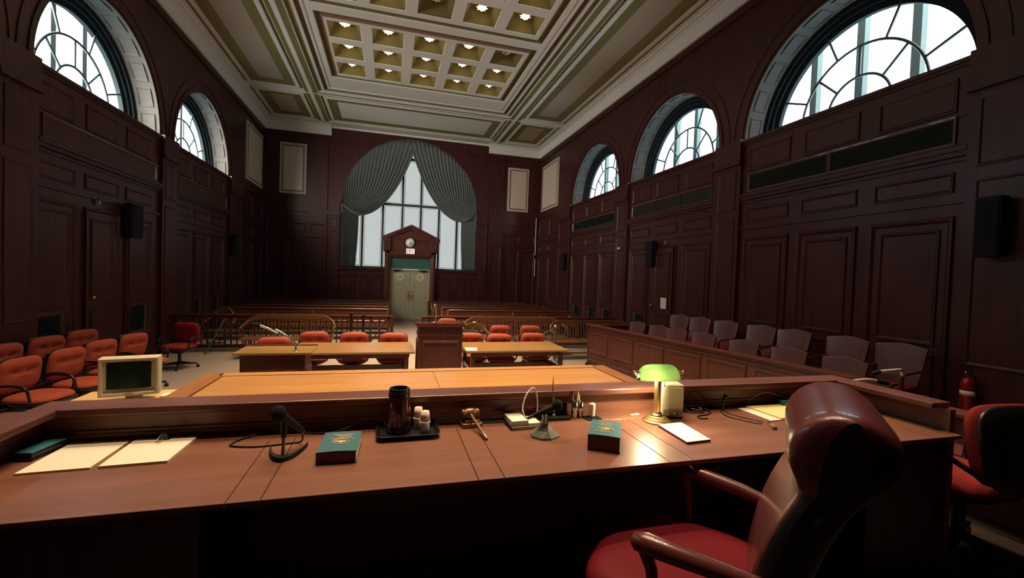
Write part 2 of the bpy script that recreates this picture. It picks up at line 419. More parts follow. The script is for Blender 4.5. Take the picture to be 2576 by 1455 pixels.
# arched fanlights
def fanlight(k, side, c):
    F = Fr if side > 0 else Fl
    root = struct(bpy.data.objects.new('window_%d' % k, None)); COL.objects.link(root)
    N = 48
    def arc(r, n, N=N): return [F(c-r*math.cos(math.pi*i/N), SILL+max(0.0, r*math.sin(math.pi*i/N)), n) for i in range(N+1)]
    def strip(m, A, B_, mat, sm=False):
        for i in range(len(A)-1): m.add([A[i], A[i+1], B_[i+1], B_[i]], [(0, 1, 2, 3)], mat, sm)
    m = MB()
    strip(m, arc(RAD, 0.0), arc(RAD, -.42), 'reveal')
    m.add([F(c-RAD, SILL, 0), F(c+RAD, SILL, 0), F(c+RAD, SILL, -.62), F(c-RAD, SILL, -.62)], [(0, 1, 2, 3)], 'reveal')
    G = lambda u, v, n: F(c-(RAD-n)*math.cos(u), SILL+(RAD-n)*math.sin(u), -v)
    for i in range(11):
        a0, a1 = math.pi*(i+.12)/11, math.pi*(i+.88)/11
        da = 0.04/RAD                                  # panel moulding on the soffit of the arch
        prof = [(0, 0), (.25, .016), (.6, .014), (1, 0)]
        rings = [[G(a0+da*d, .07+.035*d, n), G(a1-da*d, .07+.035*d, n), G(a1-da*d, .35-.035*d, n), G(a0+da*d, .35-.035*d, n)] for d, n in prof]
        fs = [(q*4+j, q*4+(j+1) % 4, q*4+4+(j+1) % 4, q*4+4+j) for q in range(3) for j in range(4)]
        m.add([p for r in rings for p in r], fs, 'reveal')
    m.build('reveal', root)
    m = MB()
    steps = [(RAD, -.42), (1.70, -.42), (1.70, -.47), (1.62, -.47), (1.62, -.52), (1.52, -.52), (1.52, -.60)]
    for (ra, na), (rb, nb) in zip(steps, steps[1:]): strip(m, arc(ra, na), arc(rb, nb), 'frame_dark')
    m.add([F(*p) for p in ((c-1.55, SILL, -.50), (c+1.55, SILL, -.50), (c+1.55, SILL+.07, -.50), (c-1.55, SILL+.07, -.50), (c-1.55, SILL+.07, -.56), (c+1.55, SILL+.07, -.56))], [(0, 1, 2, 3), (3, 2, 5, 4)], 'frame_dark')
    strip(m, arc(RAD, -.42), arc(RAD, -.62), 'frame_dark')
    m.build('frame', root)
    m = MB(); ZW = SILL+.09
    for r in (0.50, 0.985):
        P = [F(c-r*math.cos(math.pi*i/32), ZW+r*math.sin(math.pi*i/32), -.53) for i in range(33)]
        m.tube(P, 0.022, 'muntin', 6)
    def spoke(a, r0_, r1_):
        m.tube([F(c-r0_*math.cos(a), ZW+r0_*math.sin(a), -.53), F(c-r1_*math.cos(a), ZW+r1_*math.sin(a), -.53)], 0.020, 'muntin', 6)
    for a in (45, 90, 135): spoke(R(a), .50, .985)
    for a in (22.5, 67.5, 112.5, 157.5): spoke(R(a), .985, 1.5)
    m.build('muntin', root)
    m = MB(); P = arc(1.54, -.55); m.add(P, [tuple(range(len(P)))], 'fan_glass'); m.build('glass', root)
    for off in (-1.29, -.43, .43, 1.29):
        m = MB(); m.box(-.06, -.065, SILL-.5, .06, .065, SILL+2.2, 'post_stone')
        o = m.build('outer_post', root); o.location = ((XR+1.15) if side > 0 else (XL-1.15), c+off, 0)
k = 1
for side in (1, -1):
    for c in BAYS: fanlight(k, side, c); k += 1

# ------------------------------------------------------------------ rear wall with the curtained arch
AC, AR, AS, AZ0 = 0.86, 2.86, 4.98, 2.22          # centre, radius, springing, sill
DX0, DX1, DTOP = 0.02, 1.71, 2.72
def rear_wall():
    m = MB(); W_ = 'wall_wood'; F = Fb
    def Q(u0, v0, u1, v1, n=0.0): m.add([F(u0, v0, n), F(u1, v0, n), F(u1, v1, n), F(u0, v1, n)], [(0, 1, 2, 3)], W_)
    def B(u0, v0, u1, v1, n, n0=-0.01):
        m.add([F(*p) for p in ((u0, v0, n0), (u1, v0, n0), (u1, v1, n0), (u0, v1, n0), (u0, v0, n), (u1, v0, n), (u1, v1, n), (u0, v1, n))],
              [(4, 5, 6, 7), (0, 1, 5, 4), (1, 2, 6, 5), (2, 3, 7, 6), (3, 0, 4, 7), (0, 3, 2, 1)], W_)
    Q(XL, 0, AC-AR, 8.4); Q(AC+AR, 0, XR, 8.4)
    Q(AC-AR, 0, DX0, AZ0); Q(DX1, 0, AC+AR, AZ0)
    N = 48; pts = [(AC-AR*math.cos(math.pi*i/N), AS+AR*math.sin(math.pi*i/N)) for i in range(N+1)]
    for (a, b), (d, e) in zip(pts, pts[1:]): m.add([F(a, b, 0), F(d, e, 0), F(d, 8.4, 0), F(a, 8.4, 0)], [(0, 1, 2, 3)], W_)
    # niche sides
    out = [(AC-AR, AZ0)] + pts + [(AC+AR, AZ0)]
    for (a, b), (d, e) in zip(out, out[1:]): m.add([F(a, b, 0), F(d, e, 0), F(d, e, -.60), F(a, b, -.60)], [(0, 1, 2, 3)], W_)
    m.add([F(AC-AR, AZ0, 0), F(DX0-.1, AZ0, 0), F(DX0-.1, AZ0, -.6), F(AC-AR, AZ0, -.6)], [(0, 1, 2, 3)], W_)
    m.add([F(AC+AR, AZ0, 0), F(DX1+.1, AZ0, 0), F(DX1+.1, AZ0, -.6), F(AC+AR, AZ0, -.6)], [(0, 1, 2, 3)], W_)
    # sill ledges and dado panels
    for a, b in ((AC-AR-.12, DX0-.26), (DX1+.26, AC+AR+.12)):
        B(a, 2.16, b, 2.23, 0.10); B(a, 2.09, b, 2.16, 0.05); B(a, 1.93, b, 1.98, 0.03); B(a, 0, b, .2, .05)
        w = (b-a)/3
        for q in range(3): m.ring(a+q*w+.05, 0.35, a+(q+1)*w-.05, 1.86, 0.045, 0.022, F, W_)
    for s in (-1, 1):
        def X(x): return AC + s*x
        def BB(x0, v0, x1, v1, n): B(min(X(x0), X(x1)), v0, max(X(x0), X(x1)), v1, n)
        def RG(x0, v0, x1, v1, w, h, n=0.0): m.ring(min(X(x0), X(x1)), v0, max(X(x0), X(x1)), v1, w, h, lambda u, v, q: F(u, v, q+n), W_)
        BB(2.93, 0, 3.38, 4.36, 0.07); BB(2.90, 4.34, 3.41, 4.52, 0.13); BB(2.93, 4.52, 3.38, 5.0, .05); BB(2.91, 0, 3.40, .25, .10)
        RG(3.00, 2.3, 3.31, 3.72, .03, .014, .07); RG(3.00, 3.82, 3.31, 4.24, .03, .014, .07)
        BB(3.42, 0, 4.12, 7.35, 0.05); BB(3.40, 7.30, 4.14, 7.40, .09)
        RG(3.52, 1.1, 4.02, 3.40, .045, .02, .05); RG(3.52, 3.55, 4.02, 3.95, .04, .02, .05)
        BB(4.12, 4.42, 5.75, 4.50, 0.06); BB(4.12, 3.40, 5.75, 3.46, .04); BB(4.12, 0, 5.75, .2, .05)
        RG(4.22, 3.55, 4.90, 3.95, .045, .022); RG(5.0, 3.55, 5.68, 3.95, .045, .022)
        RG(4.22, .5, 4.90, 3.25, .06, .03); RG(5.0, .5, 5.68, 3.25, .06, .03)
        BB(3.42, 4.05, 5.75, 4.10, .03)
    B(XL, 7.44, AC-2.2, 7.50, 0.04); B(AC+2.2, 7.44, XR, 7.50, 0.04)
    return struct(m.build('wall_back'))
rear_wall()
# tall rear window
root = struct(bpy.data.objects.new('window_7', None)); COL.objects.link(root)
m = MB(); F = Fb
N = 40; P = [F(AC-AR, AZ0, -.36)] + [F(AC-AR*math.cos(math.pi*i/N), AS+AR*math.sin(math.pi*i/N), -.36) for i in range(N+1)] + [F(AC+AR, AZ0, -.36)]
m.add(P, [tuple(range(len(P)))], 'rear_glass'); m.build('glass', root)
m = MB()
for x in (-1.18, -.345, .475, 1.27, 2.07, 2.88):
    h = AS+math.sqrt(max(0, AR**2-(x-AC)**2)); m.box(x-.045, YB+.28, AZ0, x+.045, YB+.35, h, 'muntin')
for z in (5.03, 7.05):
    h = AR if z < AS else math.sqrt(AR**2-(z-AS)**2); m.box(AC-h, YB+.275, z-.05, AC+h, YB+.35, z+.05, 'muntin')
m.box(AC-AR, YB+.27, AZ0, AC+AR, YB+.35, AZ0+.08, 'muntin')
m.build('muntin', root)
m = MB()          # pale beads inside every light
xs = [-1.99, -1.18, -.345, .475, 1.27, 2.07, 2.88, 3.71]
for a, b in zip(xs, xs[1:]):
    for z0, z1 in ((AZ0+.08, 4.98), (5.08, 7.0)):
        q0, q1 = a+.075, b-.075
        lim = min(AS+math.sqrt(max(0, AR**2-(min(abs(q0-AC), AR)**2))), AS+math.sqrt(max(0, AR**2-(min(abs(q1-AC), AR)**2))))
        z1 = min(z1-.03, lim-.03); z0 = z0+.03
        if z1-z0 < .2: continue
        m.ring(q0, z0, q1, z1, .022, .012, lambda u, v, n: (u, YB+.355-n, v), 'ceil_white')
m.build('bead', root)
# portal round the double door
root = struct(bpy.data.objects.new('trim_1', None)); COL.objects.link(root)
PW = 'jury_wood'
m = MB()
m.box(-.22, YB-.16, 0, .02, YB+.12, 2.95, PW); m.box(1.71, YB-.16, 0, 1.95, YB+.12, 2.95, PW)
m.box(-.22, YB-.16, 2.72, 1.95, YB+.12, 2.95, PW)
m.ring(-.17, -.2, 1.90, 2.90, .16, .05, lambda u, v, n: (u, YB-.16-n, v), PW)
m.build('casing', root, .012)
m = MB(); m.box(-.28, YB-.12, 2.95, 2.01, YB+.12, 3.50, PW)
m.ring(.10, 3.0, 1.63, 3.42, .04, .02, lambda u, v, n: (u, YB-.12-n, v), PW); m.build('frieze', root)
m = MB(); Fp = lambda u, v, d: (u, d, v)
ap, ez = 4.13, 3.50
m.prism([(-.25, ez-.02), (1.98, ez-.02), (.865, ap-.05)], YB-.12, YB+.12, Fp, PW)
m.build('tympanum', root)
m = MB()
for s in (-1, 1):
    X = lambda x: .865+s*x
    m.prism([(X(1.23), ez-.01), (X(1.23), ez+.08), (X(0), ap+.02), (X(0), ap-.10)], YB-.26, YB+.12, Fp, PW)
    m.prism([(X(1.18), ez-.08), (X(1.18), ez-.01), (X(0), ap-.10), (X(0), ap-.19)], YB-.20, YB+.12, Fp, PW)
    m.box(min(X(1.22), X(.86)), YB-.25, ez-.10, max(X(1.22), X(.86)), YB-.05, ez+.0, PW)
m.build('pediment', root, .008)
for s in (-1, 1):
    m = MB(); x = .865+s*1.0
    m.box(x-.15, YB-.22, 2.98, x+.15, YB-.08, 3.40, 'dark_wood')
    m.ring(x-.12, 3.04, x+.12, 3.36, .04, .02, lambda u, v, n: (u, YB-.22-n, v), PW)
    for q in (-.05, .05): m.box(x+q-.025, YB-.245, 3.10, x+q+.025, YB-.22, 3.30, PW)
    m.build('console', root, .006)
# double door
root = struct(bpy.data.objects.new('door_1', None)); COL.objects.link(root)
m = MB(); m.box(DX0, YB-.03, 2.24, DX1, YB+.05, 2.70, 'transom_green'); m.box(DX0, YB-.06, 2.69, DX1, YB+.05, 2.72, 'grey_plastic'); m.build('transom_panel', root)
m = MB(); m.box(DX0, YB-.05, 2.19, DX1, YB+.05, 2.24, 'door_paint'); m.build('head_rail', root)
mid = (DX0+DX1)/2
m = MB(); m.box(DX0-.03, YB+.05, 0, DX1+.03, YB+.09, 2.72, 'door_paint'); m.build('gap_blocker', root)  # unseen board added to stop sky light leaking between the leaves
for s in (-1, 1):
    a, b = (DX0, mid-.004) if s < 0 else (mid+.004, DX1)
    m = MB(); G = lambda u, v, n: (u, YB+.0-n, v)
    m.box(a, YB, .01, b, YB+.05, 2.19, 'door_paint')
    c = (a+b)/2
    m.ring(c-.24, .30, c+.24, 1.62, .03, .016, G, 'door_paint'); m.ring(c-.36, .07, c+.36, .24, .02, .012, G, 'door_paint')
    leaf = m.build('door_leaf', root)
    m = MB()
    for i in range(8):
        a_ = R(45*i+22.5); ca, sa = math.cos(a_), math.sin(a_)
        pts = [(.065, -.010), (.065, .010), (.17, .036), (.155, 0), (.17, -.036)]
        m.prism([(c+p*ca-q*sa, 1.88+p*sa+q*ca) for p, q in pts], YB-.018, YB+.005, lambda u, v, d: (u, d, v), 'door_star')
    m.build('star_ornament', leaf)
    m = MB(); m.box(mid+s*.075-.045, YB-.02, .90, mid+s*.075+.045, YB, 1.30, 'dull_brass')
    m.tube([(mid+s*.075, YB-.02, .98), (mid+s*.075, YB-.07, 1.0), (mid+s*.075, YB-.07, 1.2), (mid+s*.075, YB-.02, 1.22)], .012, 'brass', 8); m.build('push_plate', leaf)
    m = MB(); m.box(c+s*.16-.13, YB-.07, 2.12, c+s*.16+.13, YB, 2.185, 'frame_dark'); m.tube([(c+s*.1, YB-.06, 2.15), (c-s*.10, YB-.12, 2.20)], .010, 'frame_dark', 6); m.build('door_closer', leaf)
m = MB(); m.box(mid-.34, YB-.07, 2.175, mid+.34, YB-.05, 2.225, 'paper'); m.build('closer_bar', root)

# ------------------------------------------------------------------ ceiling
def ceiling():
    m = MB()
    def flat(x0, y0, x1, y1, z, mat):
        if x1-x0 > 1e-4 and y1-y0 > 1e-4: m.quad((x0, y0, z), (x1, y0, z), (x1, y1, z), (x0, y1, z), mat)
    def chain(rc, steps, fill=None):
        x0, y0, x1, y1 = rc; d0, z0 = 0.0, None
        for d, z, mat in steps:
            if z0 is not None:
                A = [(x0+d0, y0+d0, z0), (x1-d0, y0+d0, z0), (x1-d0, y1-d0, z0), (x0+d0, y1-d0, z0)]
                B_ = [(x0+d, y0+d, z), (x1-d, y0+d, z), (x1-d, y1-d, z), (x0+d, y1-d, z)]
                for j in range(4): k = (j+1) % 4; m.add([A[j], A[k], B_[k], B_[j]], [(0, 1, 2, 3)], mat)
            d0, z0 = d, z
        if fill: flat(x0+d0, y0+d0, x1-d0, y1-d0, z0, fill)
        return (x0+d0, y0+d0, x1-d0, y1-d0)
    MX = lambda x: 2*CX - x
    xa, xb, xc = -4.62, -2.90, -2.46          # edges of side panel and of centre field
    ya, yb, yc, yd = 16.12, 16.34, 16.42, 19.10
    panel = [(0, ZC, ''), (0, ZC+.05, 'ceil_white'), (.09, ZC+.05, 'ceil_olive'), (.09, ZC+.0, 'ceil_white'), (.20, ZC+.0, 'ceil_white'), (.20, ZC+.02, 'ceil_white'), (.50, ZC+.05, 'ceil_olive')]
    rects = [(xa, YF, xb, ya), (MX(xb), YF, MX(xa), ya), (xa, yc, xb, yd), (MX(xb), yc, MX(xa), yd)]
    for rc in rects: chain(rc, panel, 'ceil_taupe')
    chain((xc, yc+.02, MX(xc), yd), panel, 'ceil_white')
    # beams between
    Wt = 'ceil_white'; z = ZC
    flat(XL-.1, YF-.1, xa, YB+.1, z, Wt); flat(MX(xa), YF-.1, XR+.1, YB+.1, z, Wt)
    flat(xa, ya, xb, yc, z, Wt); flat(MX(xb), ya, MX(xa), yc, z, Wt)
    flat(xa, yd, MX(xa), YB+.1, z, Wt); flat(xb, YF, xc, yd, z, Wt); flat(MX(xc), YF, MX(xb), yd, z, Wt)
    flat(xc, ya, MX(xc), yc+.02, z, Wt)
    # olive stripes on the beams
    for s in (0, 1):
        X = (lambda x: x) if s == 0 else MX
        for q0, q1, y0, y1 in ((xb+.02, xb+.13, YF, yd), (xc-.16, xc-.02, YF, yd)):
            a, b = sorted((X(q0), X(q1))); m.box(a, y0, z-.003, b, y1, z+.02, 'ceil_olive')
    m.box(xc, ya+.03, z-.003, MX(xc), ya+.12, z+.02, 'ceil_olive'); m.box(xc, yb-.06, z-.003, MX(xc), yb+.03, z+.02, 'ceil_olive')
    # beam ribs
    for s in (0, 1):
        X = (lambda x: x) if s == 0 else MX
        a, b = sorted((X(xb+.15), X(xc-.18))); m.box(a, YF, z-.03, b, yd+.1, z+.02, Wt)
    m.box(xa, ya+.13, z-.025, MX(xa), yb-.07, z+.02, Wt)
    # centre field
    inner = chain((xc, YF, MX(xc), ya), [(0, z, ''), (0, z+.06, Wt), (.14, z+.06, 'ceil_olive'), (.14, z+.01, Wt), (.22, z+.01, Wt), (.24, z+.12, 'ceil_brown'), (.32, z+.12, 'ceil_brown'), (.34, z+.02, Wt), (.40, z+.02, Wt), (.42, z+.05, Wt), (.46, z+.05, Wt), (.48, z+.02, Wt), (.55, z+.02, Wt)])
    x0, y0, x1, y1 = inner; zz = z+.02
    fields = [(11.20, 14.82), (7.24, 10.92), (3.30, 6.98), (-.62, 3.03)]
    ycur = y1
    fx0, fx1 = x0+.02, x1-.02
    for f0, f1 in fields:
        flat(x0, f1, x1, ycur, zz, Wt); ycur = f0
        flat(x0, f0, fx0, f1, zz, Wt); flat(fx1, f0, x1, f1, zz, Wt)
        a, b, c, d = chain((fx0, f0, fx1, f1), [(0, zz, ''), (.02, zz+.03, Wt), (.04, zz+.09, 'ceil_olive'), (.14, zz+.09, 'ceil_olive'), (.15, zz+.03, 'ceil_brown'), (.20, zz+.0, 'ceil_brown')])
        cxs = [CX+(i-2)*1.045-.03 for i in range(5)]; mid_ = (f0+f1)/2; cys = [mid_+(i-1)*1.085 for i in range(3)]
        h = .398; xs = [a]; ys = [b]
        for q in cxs: xs += [q-h, q+h]
        for q in cys: ys += [q-h, q+h]
        xs.append(c); ys.append(d)
        for i in range(len(xs)-1):
            for j in range(len(ys)-1):
                if i % 2 == 1 and j % 2 == 1:
                    chain((xs[i], ys[j], xs[i+1], ys[j+1]), [(0, zz, ''), (.014, zz+.015, Wt), (.018, zz+.05, 'ceil_olive'), (.15, zz+.27, 'ceil_olive')], 'ceil_olive')
                else: flat(xs[i], ys[j], xs[i+1], ys[j+1], zz, Wt)
    flat(x0, y0, x1, ycur, zz, Wt)
    flat(XL-.1, YF-.1, XR+.1, YB+.1, z+.42, Wt)
    # cornice along the walls
    prof = [(0, 7.62), (.08, 7.62), (.12, 7.93), (.15, 7.93), (.16, 7.965), (.24, 7.965), (.25, ZC+.01), (0, ZC+.01)]
    m.prism(prof, YF, YB, lambda u, v, d: (XL+u, d, v), Wt); m.prism(prof, YF, YB, lambda u, v, d: (XR-u, d, v), Wt)
    m.prism(prof, XL, -2.45, lambda u, v, d: (d, YB-u, v), Wt); m.prism(prof, MX(-2.45), XR, lambda u, v, d: (d, YB-u, v), Wt)
    m.box(-2.45, YB-.06, 7.93, MX(-2.45), YB, ZC+.01, Wt)
    return struct(m.build('ceiling'))
ceiling()

# ================================================================== FIXTURES ON CEILING AND WALLS
ORD = ['leftmost', 'second from left', 'middle', 'second from right', 'rightmost']
def make_lamp(lit, cone=62):
    t = thing('ceiling_lamp', 'lamp', 'ceiling lamp')
    m = MB(); m.lathe([(.001, .075), (.10, .075), (.115, .06), (.10, .045), (.001, .045)], 'dull_brass', 20); m.build('rosette', t)
    m = MB()
    for i in range(8):
        a = R(45*i); c, s = math.cos(a), math.sin(a)
        pts = [(.03, -.012, .035), (.075, -.032, .02), (.135, 0, .03), (.075, .032, .02)]
        top = [(x, y, z+.014) for x, y, z in pts]
        rot = lambda p: (p[0]*c-p[1]*s, p[0]*s+p[1]*c, p[2])
        m.loft([[rot(p) for p in pts], [rot(p) for p in top]], 'petal_lit' if lit else 'crystal', False)
    m.build('petal_glass', t)
    m = MB(); m.ball((0, 0, .005), .042, 'bulb' if lit else 'bulb_off', 14, 8); m.build('bulb', t)
    if lit:
        l = bpy.data.lights.new('lamp_light', 'SPOT'); l.energy = LAMP; l.color = (1.0, 0.70, 0.42); l.spot_size = R(cone); l.spot_blend = 1.0; l.shadow_soft_size = 0.09
        lo = bpy.data.objects.new('lamp_light', l); COL.objects.link(lo); lo.parent = t; lo.location = (0, 0, -.045)
    SRC[t.name] = list(t.children)
    for c_ in t.children: SRC[c_.name] = []
    return t
lit_src, off_src, wide_src = make_lamp(True), make_lamp(False), make_lamp(True, 76)
nl = no = nw = 0
cxs = [CX+(i-2)*1.045-.03 for i in range(5)]
FIELDN = [(13.01, 'rear coffered panel'), (9.08, 'middle coffered panel'), (5.14, 'front coffered panel'), (1.21, 'nearest coffered panel')]
for fy, fname in FIELDN:
    for j in range(3):
        rown = ['front row', 'middle row', 'rear row'][j]
        for i in range(5):
            off = (fy > 10 and j == 0 and i == 4) or (8 < fy < 10 and j == 2 and i == 2) or (fy < 2 and (j < 2 or i in (0, 4)))
            y = fy+(j-1)*1.085
            lab = ('unlit' if off else 'lit') + ' petal ceiling lamp, %s in %s of the %s' % (ORD[i], rown, fname)
            if off: place(off_src, no, (cxs[i], y, 8.175), 0, lab, 'coffer ceiling lamps'); no += 1
            elif 3 < fy < 8: place(wide_src, nw, (cxs[i], y, 8.175), 0, lab, 'coffer ceiling lamps'); nw += 1
            else: place(lit_src, nl, (cxs[i], y, 8.175), 0, lab, 'coffer ceiling lamps'); nl += 1

# acoustic panels
def acoustic(F, u0, v0, u1, v1, label):
    t = thing('acoustic_panel', label, 'wall panel', F((u0+u1)/2, v0, 0), 0, 'pale panels high in the rear corners')
    o = F((u0+u1)/2, v0, 0); G = lambda u, v, n: tuple(a-b for a, b in zip(F(u, v, n), o))
    m = MB(); m.prism([(u0, v0), (u1, v0), (u1, v1), (u0, v1)], .0, .045, lambda u, v, d: G(u, v, d), 'acoustic'); m.build('panel', t)
    m = MB(); m.ring(u0+.07, v0+.07, u1-.07, v1-.07, .07, .02, lambda u, v, n: G(u, v, n+.045), 'acoustic_trim'); m.build('moulding', t)
acoustic(Fl, 17.42, 5.16, 19.38, 7.20, 'pale framed acoustic panel on the left side wall beside the small fanlight')
acoustic(Fb, -4.36, 5.12, -3.38, 7.15, 'pale framed acoustic panel on the rear wall left of the curtained arch')
acoustic(Fb, 5.13, 5.08, 6.13, 7.07, 'pale framed acoustic panel on the rear wall right of the curtained arch')
acoustic(Fr, 17.28, 5.08, 19.28, 7.12, 'pale framed acoustic panel on the right side wall past the three fanlights')

# loudspeakers
def speaker(loc, rz, label, h=.66, w=.28):
    t = thing('wall_speaker', label, 'speaker', loc, rz, 'black wall loudspeakers')
    m = MB(); m.box(-w/2, -.22, 0, w/2, -.05, h, 'black_matte'); m.build('cabinet', t, .03, 3)
    m = MB(); m.box(-w/2+.02, -.233, .03, w/2-.02, -.215, h-.03, 'foam'); m.build('grille', t, .012)
    m = MB(); m.box(-.05, -.07, h*.4, .05, 0, h*.6, 'black_plastic'); m.build('bracket', t)
speaker((XR-.0, 10.12, 2.42), -90, 'black wall loudspeaker above the vent left of the door with the notice')
speaker((XR-.07, 16.05, 2.38), -90, 'farthest black loudspeaker on the right wall, at the small fanlight pilaster')
speaker((XR-.07, 3.33, 2.42), -90, 'large looking black loudspeaker at the right edge of the photo', .68, .24)
speaker((XL+.0, 10.22, 2.52), 90, 'black wall loudspeaker on the left wall right of the dark door', .66, .36)
speaker((XL+.07, 15.85, 2.42), 90, 'black wall loudspeaker in the dark far end of the left wall')

# air grilles in the frieze and vents at the foot of the walls
def grille(F, u0, v0, u1, v1, label, mat='grille', name='air_grille', nbar=2, louv=True, grp=None):
    o = F((u0+u1)/2, v0, 0); G = lambda u, v, n: tuple(a-b for a, b in zip(F(u, v, n), o))
    t = thing(name, label, 'vent', o, 0, grp)
    m = MB(); m.ring(u0-.045, v0-.045, u1+.045, v1+.045, .06, .03, G, 'grille_edge'); m.build('frame', t)
    m = MB(); m.prism([(u0, v0), (u1, v0), (u1, v1), (u0, v1)], .0, .004, lambda u, v, d: G(u, v, d), mat)
    n = int((v1-v0)/.035) if louv else 0
    for i in range(n):
        z = v0+(i+.5)*(v1-v0)/n
        m.add([G(u0, z-.01, .004), G(u1, z-.01, .004), G(u1, z+.006, .016), G(u0, z+.006, .016)], [(0, 1, 2, 3)], mat)
    m.build('louvre_field', t)
    if nbar:
        for i in range(1, nbar+1):
            m = MB(); u = u0+(u1-u0)*i/(nbar+1); m.prism([(u-.035, v0), (u+.035, v0), (u+.035, v1), (u-.035, v1)], 0, .02, lambda a, b, d: G(a, b, d), 'wall_wood' if nbar == 1 else mat)
            m.build('divider', t)
for c, nm, mt, nb in ((5.45, 'nearest right fanlight', 'grille', 1), (9.72, 'middle right fanlight', 'grille_olive', 2), (13.98, 'farthest right fanlight', 'grille', 2)):
    grille(Fr, c-1.60, 3.87, c+1.60, 4.15, 'long dark slotted air grille in the frieze under the %s' % nm, mt, 'air_grille', nb, grp='long frieze grilles')
for c, nm in ((9.72, 'large left fanlight'), (13.98, 'small left fanlight')):
    grille(Fl, c-1.60, 3.87, c+1.60, 4.15, 'long wine dark frieze panel under the %s' % nm, 'wall_wood', 'frieze_panel', 0, False, grp='long frieze panels')
VG = 'low wall vents'
for u0, v0, u1, v1, lab in ((14.72, .70, 15.24, 1.08, 'low green vent, farthest of three under the small right fanlight'), (13.50, .72, 14.00, 1.09, 'low green vent, middle of three under the small right fanlight'),
                            (12.38, .76, 12.90, 1.10, 'low green vent, nearest of three under the small right fanlight'), (10.50, .72, 10.98, 1.12, 'low green vent beside the jury box end and the papered door'),
                            (17.98, .66, 18.46, 1.07, 'low green vent on the right wall close to the rear corner')):
    grille(Fr, u0, v0, u1, v1, lab, 'grille', 'wall_vent', 0, grp=VG)
for u0, v0, u1, v1, lab in ((7.95, .62, 8.50, 1.19, 'dark low wall vent behind the left cluster of red chairs, nearest one'), (10.40, .66, 10.95, 1.19, 'dark low wall vent below the left loudspeaker'),
                            (13.22, .72, 13.72, 1.16, 'dark low wall vent on the left wall, second past the swivel chair'), (14.48, .72, 14.98, 1.12, 'dark low wall vent farthest along the left wall')):
    grille(Fl, u0, v0, u1, v1, lab, 'grille', 'wall_vent', 0, grp=VG)
# side doors that sit in the panelling
def side_door(k, F, u0, u1, h, knob_u, side):
    root = struct(bpy.data.objects.new('door_%d' % k, None)); COL.objects.link(root)
    m = MB(); m.prism([(u0, 0.0), (u1, 0.0), (u1, h), (u0, h)], .036, .05, F, 'wall_wood')
    G = lambda u, v, n: F(u, v, n+.05)
    m.ring(u0+.10, 1.36, u1-.10, h-.12, .05, .022, G, 'wall_wood'); m.ring(u0+.10, .25, u1-.10, 1.20, .05, .022, G, 'wall_wood'); m.build('door_leaf', root)
    m = MB(); a, b = F(knob_u, 1.42, .05), F(knob_u, 1.42, .10); m.cyl(a, b, .012, .012, 'dull_brass', 10); m.ball(F(knob_u, 1.42, .115), .026, 'brass', 12, 8)
    m.build('door_knob', root)
side_door(2, Fl, 9.02, 9.86, 2.88, 9.10, -1)
side_door(3, Fr, 9.30, 10.12, 2.88, 10.04, 1)
# notice on the right door
t = thing('paper_notice', 'white printed paper notice taped on the right side door', 'notice', Fr(9.57, 1.36, .075))
m = MB(); m.box(-.004, -.115, 0, 0, .115, .27, 'paper'); m.build('sheet', t)
m = MB()
for i in range(7): m.box(-.006, -.085, .035+i*.03, -.004, .085-.03*(i % 3), .043+i*.03, 'grey_plastic')
m.build('print_line', t)
# small wall devices
def small(name, label, cat, F, u, v, w, h, mat, mat2):
    o = F(u, v, 0); G = lambda a, b, n: tuple(p-q for p, q in zip(F(a, b, n), o))
    t = thing(name, label, cat, o)
    m = MB(); m.prism([(u-w/2, v-h/2), (u+w/2, v-h/2), (u+w/2, v+h/2), (u-w/2, v+h/2)], .065, .12, G, mat); m.build('case', t, .006)
    m = MB(); m.prism([(u-w/4, v-h/4), (u+w/4, v-h/4), (u+w/4, v+h/4), (u-w/4, v+h/4)], .12, .128, G, mat2); m.build('cover', t)
small('thermostat', 'small pale and green thermostat on the pilaster between the far right fanlights', 'thermostat', Fr, 11.85, 3.0, .20, .10, 'post_green', 'paper')
def disc(label, F, u, v):
    o = F(u, v, 0); t = thing('alarm_button', label, 'alarm', o)
    d = F(u, v, .035); d2 = F(u, v, .06)
    m = MB(); m.cyl((0, 0, 0), tuple(p-q for p, q in zip(d, o)), .06, .06, 'post_green', 16); m.build('backplate', t)
    m = MB(); m.cyl(tuple(p-q for p, q in zip(d, o)), tuple(p-q for p, q in zip(d2, o)), .03, .025, 'dull_brass', 12); m.build('dome', t)
disc('small green disc over the right door with the notice', Fr, 9.64, 3.02)
disc('small green disc over the dark left side door', Fl, 9.34, 3.07)
# white conduit in the dark rear right corner
m = MB(); m.tube([(0, 0, 0), (0, 0, .80)], .018, 'paper', 8); m.tube([(0, 0, .98), (0, 0, 2.72)], .018, 'paper', 8)
m.tube([(0, 0, -.02), (0, 0, 2.74)], .012, 'frame_dark', 8)
o = m.build('corner_pole'); o.location = (6.56, YB-.06, 2.12); tag(o, 'thin white pole in two lengths in the dark rear right corner', 'pole')

